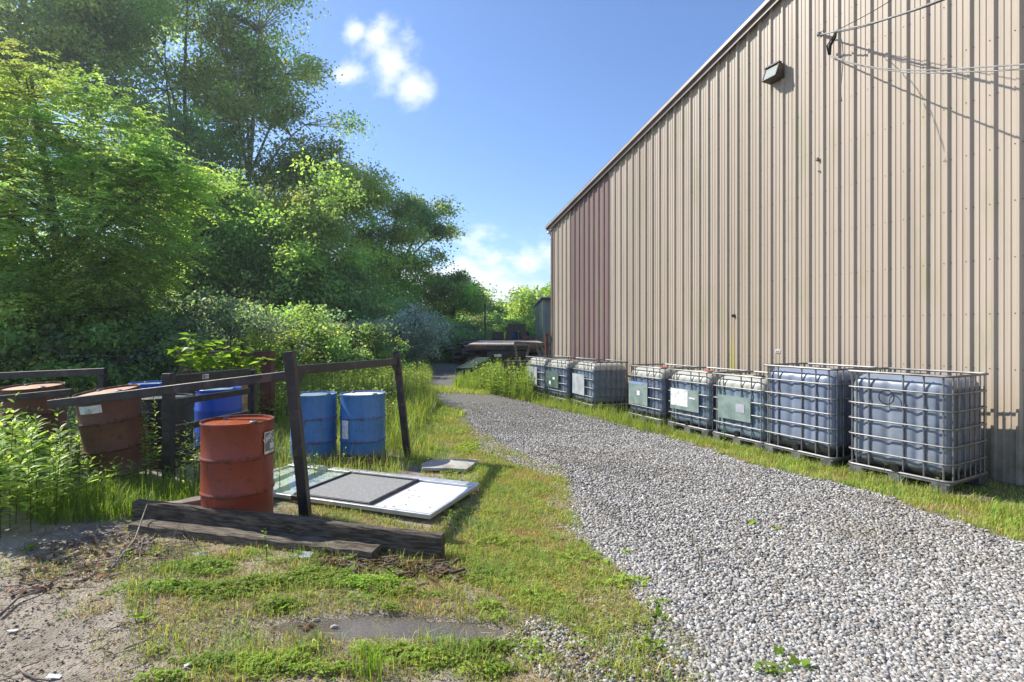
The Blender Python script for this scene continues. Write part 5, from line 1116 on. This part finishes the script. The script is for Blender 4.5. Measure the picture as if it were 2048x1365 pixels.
# ------------------------------------------------------------------ stones, twigs, litter
def ico():
    p = (1 + 5 ** .5) / 2; v = np.array([(-1, p, 0), (1, p, 0), (-1, -p, 0), (1, -p, 0), (0, -1, p), (0, 1, p), (0, -1, -p), (0, 1, -p), (p, 0, -1), (p, 0, 1), (-p, 0, -1), (-p, 0, 1)]) / math.sqrt(1 + p * p)
    f = np.array([(0, 11, 5), (0, 5, 1), (0, 1, 7), (0, 7, 10), (0, 10, 11), (1, 5, 9), (5, 11, 4), (11, 10, 2), (10, 7, 6), (7, 1, 8), (3, 9, 4), (3, 4, 2), (3, 2, 6), (3, 6, 8), (3, 8, 9), (4, 9, 5), (2, 4, 11), (6, 2, 10), (8, 6, 7), (9, 8, 1)]); return v, f
IV, IF = ico()
OV = np.array([(1, 0, 0), (-1, 0, 0), (0, 1, 0), (0, -1, 0), (0, 0, 1), (0, 0, -1), (.62, .62, .5), (-.62, .6, .5), (-.6, -.62, .5), (.62, -.6, .5)], float)
OF = np.array([(4, 6, 7), (4, 7, 8), (4, 8, 9), (4, 9, 6), (0, 2, 6), (2, 7, 6), (2, 1, 7), (1, 8, 7), (1, 3, 8), (3, 9, 8), (3, 0, 9), (0, 6, 9), (5, 2, 0), (5, 1, 2), (5, 3, 1), (5, 0, 3)])
def stones(name, lab_, P, s0, s1, pal, seed, lift=.3, cat='gravel'):
    IV = OV; IF = OF; K_ = len(OV)
    r = np.random.default_rng(seed); n = len(P); s_ = s0 + (s1 - s0) * r.uniform(0, 1, n) ** 1.7
    ax = np.stack([r.uniform(.8, 1.35, n), r.uniform(.65, 1.0, n), r.uniform(.5, .85, n)], 1) * s_[:, None]
    V = IV[None] * (1 + r.normal(0, .16, (n, K_, 1))) * ax[:, None, :]
    a = r.uniform(0, 6.28, n); t = r.normal(0, .35, n); ca, sa, ct, st = np.cos(a), np.sin(a), np.cos(t), np.sin(t)
    y2 = V[:, :, 1] * ct[:, None] - V[:, :, 2] * st[:, None]; z2 = V[:, :, 1] * st[:, None] + V[:, :, 2] * ct[:, None]; x3 = V[:, :, 0] * ca[:, None] - y2 * sa[:, None]; y3 = V[:, :, 0] * sa[:, None] + y2 * ca[:, None]
    V = np.stack([x3, y3, z2], 2); B = z3(P); B[:, 2] += .004 + s_ * lift * r.uniform(.2, 1.3, n); V = (V + B[:, None, :]).reshape(-1, 3)
    Fc = (IF[None] + (np.arange(n) * K_)[:, None, None]).reshape(-1, 3); cc = .92 * palcol(n, pal, r, .2); nn_ = vnoise(P[:, 0], P[:, 1], 1.1, 4)[:, None] + .5 * vnoise(P[:, 0], P[:, 1], 3.7, 2)[:, None]; cc = cc * (1 - .22 * np.clip(nn_ - .1, 0, 1) * np.array([[.9, 1, 1.25]])); c = np.repeat(cc, K_, 0)
    tag(link(name, npmesh(name, V, [Fc], M['stone'], c, False)), lab_, cat, kind='stuff')
STN = [(.34, .325, .30), (.41, .395, .37), (.26, .25, .235), (.54, .525, .50), (.18, .175, .165), (.34, .285, .23), (.39, .385, .37), (.45, .425, .385)]
r = np.random.default_rng(130)
Y = 2.3 + 10.5 * r.uniform(0, 1, 620000) ** 1.5; X = r.uniform(-1, 1, len(Y)) * (Y * .98 + .3); ok = keepg(X, Y); P = np.stack([X, Y], 1)[ok]
nearm = r.uniform(0, 1, len(P)) < 1 - .75 * sst(P[:, 1], 7, 12.5); P = P[nearm][:210000]
stones('gravel_stones', 'loose pale grey crushed stones covering the gravel road', P[P[:, 1] < 6.5], .005, .0165, STN, 131, .5)
stones('gravel_stones', 'finer looking gravel farther along the road', P[P[:, 1] >= 6.5], .008, .018, STN, 136, .4)
Q_ = rand_in(GP([(1130, 1400), (1000, 1280), (1200, 1150), (1080, 1050), (1110, 950), (1250, 1060), (1450, 1250), (1500, 1400)]), 9000, r); stones('scattered_stones', 'stray stones thinning out into the grass beside the gravel', Q_, .007, .016, STN, 132, .3)
Q_ = rand_in(fore, 5200, r); Q_ = Q_[pud(Q_[:, 0], Q_[:, 1]) < .3]; stones('scattered_stones', 'small grit and pebbles scattered over the muddy ground', Q_, .003, .009, STN[:5] + [(.25, .2, .15)] * 2, 133, .2)
Q_ = rand_in(GP([(880, 1045), (960, 990), (1060, 985), (1080, 1050), (960, 1080)]), 1600, r); stones('scattered_stones', 'dark grit by the corner of the storm door', Q_, .006, .014, [(.25, .24, .23), (.33, .32, .31), (.18, .17, .16)], 134)
Q_ = rand_in(GP([(800, 790), (870, 800), (880, 850), (820, 880)]), 700, r); stones('scattered_stones', 'patch of grey stones behind the right frame post', Q_, .01, .022, STN[:3], 135)
for i, (px_, py_, s_) in enumerate(((620, 1262, .022), (632, 1252, .018), (612, 1270, .016), (668, 1268, .017), (600, 1262, .013))):
    x, y = G(px_, py_); mb = MB(); v = IV * (1 + rng.normal(0, .14, (12, 1))) * np.array([s_ * 1.4, s_, s_ * .7]); mb.add([tuple(q + np.array([x, y, WZ + s_ * .3])) for q in v], [tuple(f) for f in IF])
    tag(mb.build('rock', M['rot'] if i % 2 == 0 else M['concrete']), 'small brown rock at the left end of the puddle', 'rock', 'little rocks at the left end of the puddle')
def twigs(name, lab_, poly, n, l0, l1, r0, seed, mt):
    r = np.random.default_rng(seed); mb = MB(); P = rand_in(poly, n, r)
    for (x, y) in P:
        a = r.normal(.3, .8); L = r.uniform(l0, l1); pts = []; k_ = 5
        for q in range(k_): t = q / (k_ - 1) - .5; xx = x + math.cos(a) * L * t; yy = y + math.sin(a) * L * t; pts.append((xx + r.normal(0, .01), yy + r.normal(0, .01), float(gz(xx, yy)) + .008 + abs(r.normal(0, .012))))
        mb.tube(pts, [r0, r0 * .9, r0 * .8, r0 * .6, r0 * .3], 4)
    tag(mb.build(name, mt, None, True), lab_, 'twigs', kind='stuff')
twigs('dry_twigs', 'tangle of dry grey twigs on the mud left of the timbers', GP([(0, 1190), (60, 1090), (250, 1050), (420, 1090), (400, 1140), (200, 1160)]), 110, .15, .7, .0035, 140, M['twig'])
twigs('dry_twigs', 'scattered sticks on the bare mud at the bottom left', GP([(-60, 1365), (-20, 1150), (250, 1170), (430, 1290), (420, 1365)]), 34, .04, .2, .0035, 141, M['twig'])
r = np.random.default_rng(152); P = rand_in(GP([(-150, 1380), (-100, 1130), (280, 1090), (640, 1240), (640, 1380)]), 2600, r); P = P[pud(P[:, 0], P[:, 1]) < .3]; n = len(P); P = z3(P); P[:, 2] += .004
L = r.uniform(.006, .028, n); V, Fq, c = leafquads(P, np.stack([r.normal(0, 1, n), r.normal(0, 1, n), r.normal(.05, .15, n)], 1), unit(r.normal(0, .3, (n, 3)) + np.array([0, 0, 1])), L, L * r.uniform(.12, .4, n), palcol(n, [(.12, .08, .05), (.2, .15, .1), (.3, .25, .18), (.07, .05, .04), (.16, .17, .07)], r, .25)); tag(link('ground_litter', npmesh('ground_litter', V, [Fq], M['stone'], c)), 'tiny bark chips and leaf bits strewn over the mud', 'litter', kind='stuff')
def curve_stick(lab_, pts, r0, mt=M['twig']): mb = MB(); mb.tube(pts, [r0 * (1 - .6 * i / (len(pts) - 1)) for i in range(len(pts))], 5); tag(mb.build('stick', mt, None, True), lab_, 'stick')
def gp(px_, py_, h): x, y = G(px_, py_); return (x, y, float(gz(x, y)) + h)
curve_stick('long pale stick leaning up against the left end of the timber', [gp(215, 1150, .01), gp(270, 1095, .06), gp(290, 1060, .16), gp(305, 1045, .27)], .008, M['bark_pale'])
curve_stick('bent pale stick over the flat timber', [gp(345, 1092, .06), (-2.62, 4.26, .13), gp(400, 1105, .02)], .005, M['bark_pale'])
curve_stick('thick dark stick lying on the mud at the left edge', [gp(0, 1238, .02), gp(35, 1205, .025), gp(75, 1190, .02), gp(105, 1175, .015)], .010)
curve_stick('curved stick at the bottom left corner', [gp(38, 1335, .01), gp(48, 1352, .015), gp(70, 1362, .01), gp(100, 1366, .01)], .008)
curve_stick('dark stick pointing at the clover from the mud', [gp(248, 1302, .01), gp(285, 1290, .015), gp(312, 1272, .01)], .006)
# dead leaves
r = np.random.default_rng(150); P = rand_in(GP([(0, 1200), (120, 1080), (300, 1060), (330, 1120), (150, 1180)]), 420, r); n = len(P); P = z3(P); P[:, 2] += .01
L = r.uniform(.025, .06, n); V, Fq, c = leafquads(P, np.stack([r.normal(0, 1, n), r.normal(0, 1, n), r.normal(.2, .3, n)], 1), unit(r.normal(0, .4, (n, 3)) + np.array([0, 0, 1])), L, L * .35, palcol(n, [(.2, .1, .05), (.26, .17, .1), (.32, .26, .2), (.15, .08, .05)], r)); tag(link('dead_leaves', npmesh('dead_leaves', V, [Fq], M['stone'], c)), 'brown dead leaves among the twigs', 'leaves', kind='stuff')
r = np.random.default_rng(151); n = 90; q_ = np.array(NRc)[None, :] + np.outer(r.uniform(.05, 2.2, n), np.array(ld)) + np.outer(r.uniform(.05, .85, n), np.array(wd_)); q_[:, 2] = .035 + .034
L = r.uniform(.008, .03, n); V, Fq, c = leafquads(q_, np.stack([r.normal(0, 1, n), r.normal(0, 1, n), r.normal(0, .1, n)], 1), unit(r.normal(0, .12, (n, 3)) + np.array([0, 0, 1])), L, L * .35, palcol(n, [(.2, .13, .07), (.26, .22, .12), (.12, .09, .05)], r)); V[:, 2] = np.maximum(V[:, 2], .07); tag(link('door_litter', npmesh('door_litter', V, [Fq], M['stone'], c)), 'bits of dry leaf scattered over the storm door', 'leaves', kind='stuff')
def scrap(lab_, name, px_, py_, pr, mt, tilt, h=.012, cat='litter'):
    x, y = G(px_, py_); mb = MB(); n_ = len(pr); mb.add([(a, b, .0015) for a, b in pr] + [(a, b, -.0015) for a, b in pr], [tuple(range(n_)), tuple(range(2 * n_ - 1, n_ - 1, -1))] + [(i, n_ + i, n_ + (i + 1) % n_, (i + 1) % n_) for i in range(n_)])
    o = mb.build(name, mt); o.location = (x, y, float(gz(x, y)) + h); o.rotation_euler = tilt; tag(o, lab_, cat)
scrap('bluish broken glass shard under the flat timber', 'glass_shard', 600, 1118, [(-.08, -.02), (.07, -.03), (.09, .03), (-.02, .05)], M['plate_silver'], (R(14), 0, .1), .025)
scrap('folded white scrap among the twigs', 'paper_scrap', 398, 1113, [(-.05, .0), (.02, -.04), (.05, -.01), (.02, .04), (.0, .01)], M['paper'], (R(30), .2, .3), .02)
scrap('narrow white scrap at the bottom edge among clover', 'paper_scrap', 382, 1335, [(-.035, -.012), (.03, .0), (.035, .014), (-.03, .006)], M['white_paint'], (.2, .1, .9), .02)
scrap('pale chip of paper on the mud at the lower left', 'paper_scrap', 24, 1266, [(-.03, -.008), (.02, -.012), (.03, .008), (-.02, .01)], M['paper'], (.1, .1, .4))
scrap('whitish chip near the dark grit beside the storm door', 'paper_scrap', 975, 1015, [(-.05, -.012), (.05, .004), (.045, .02), (-.04, .006)], M['paper'], (.1, .0, .5))
scrap('pale yellow and white chip at the bottom left', 'paper_scrap', 108, 1358, [(-.03, -.015), (.03, -.012), (.028, .012), (-.028, .014)], M['paper'], (.1, .2, .2))
for nm in ('wall_cladding', 'maroon_cladding'): pass
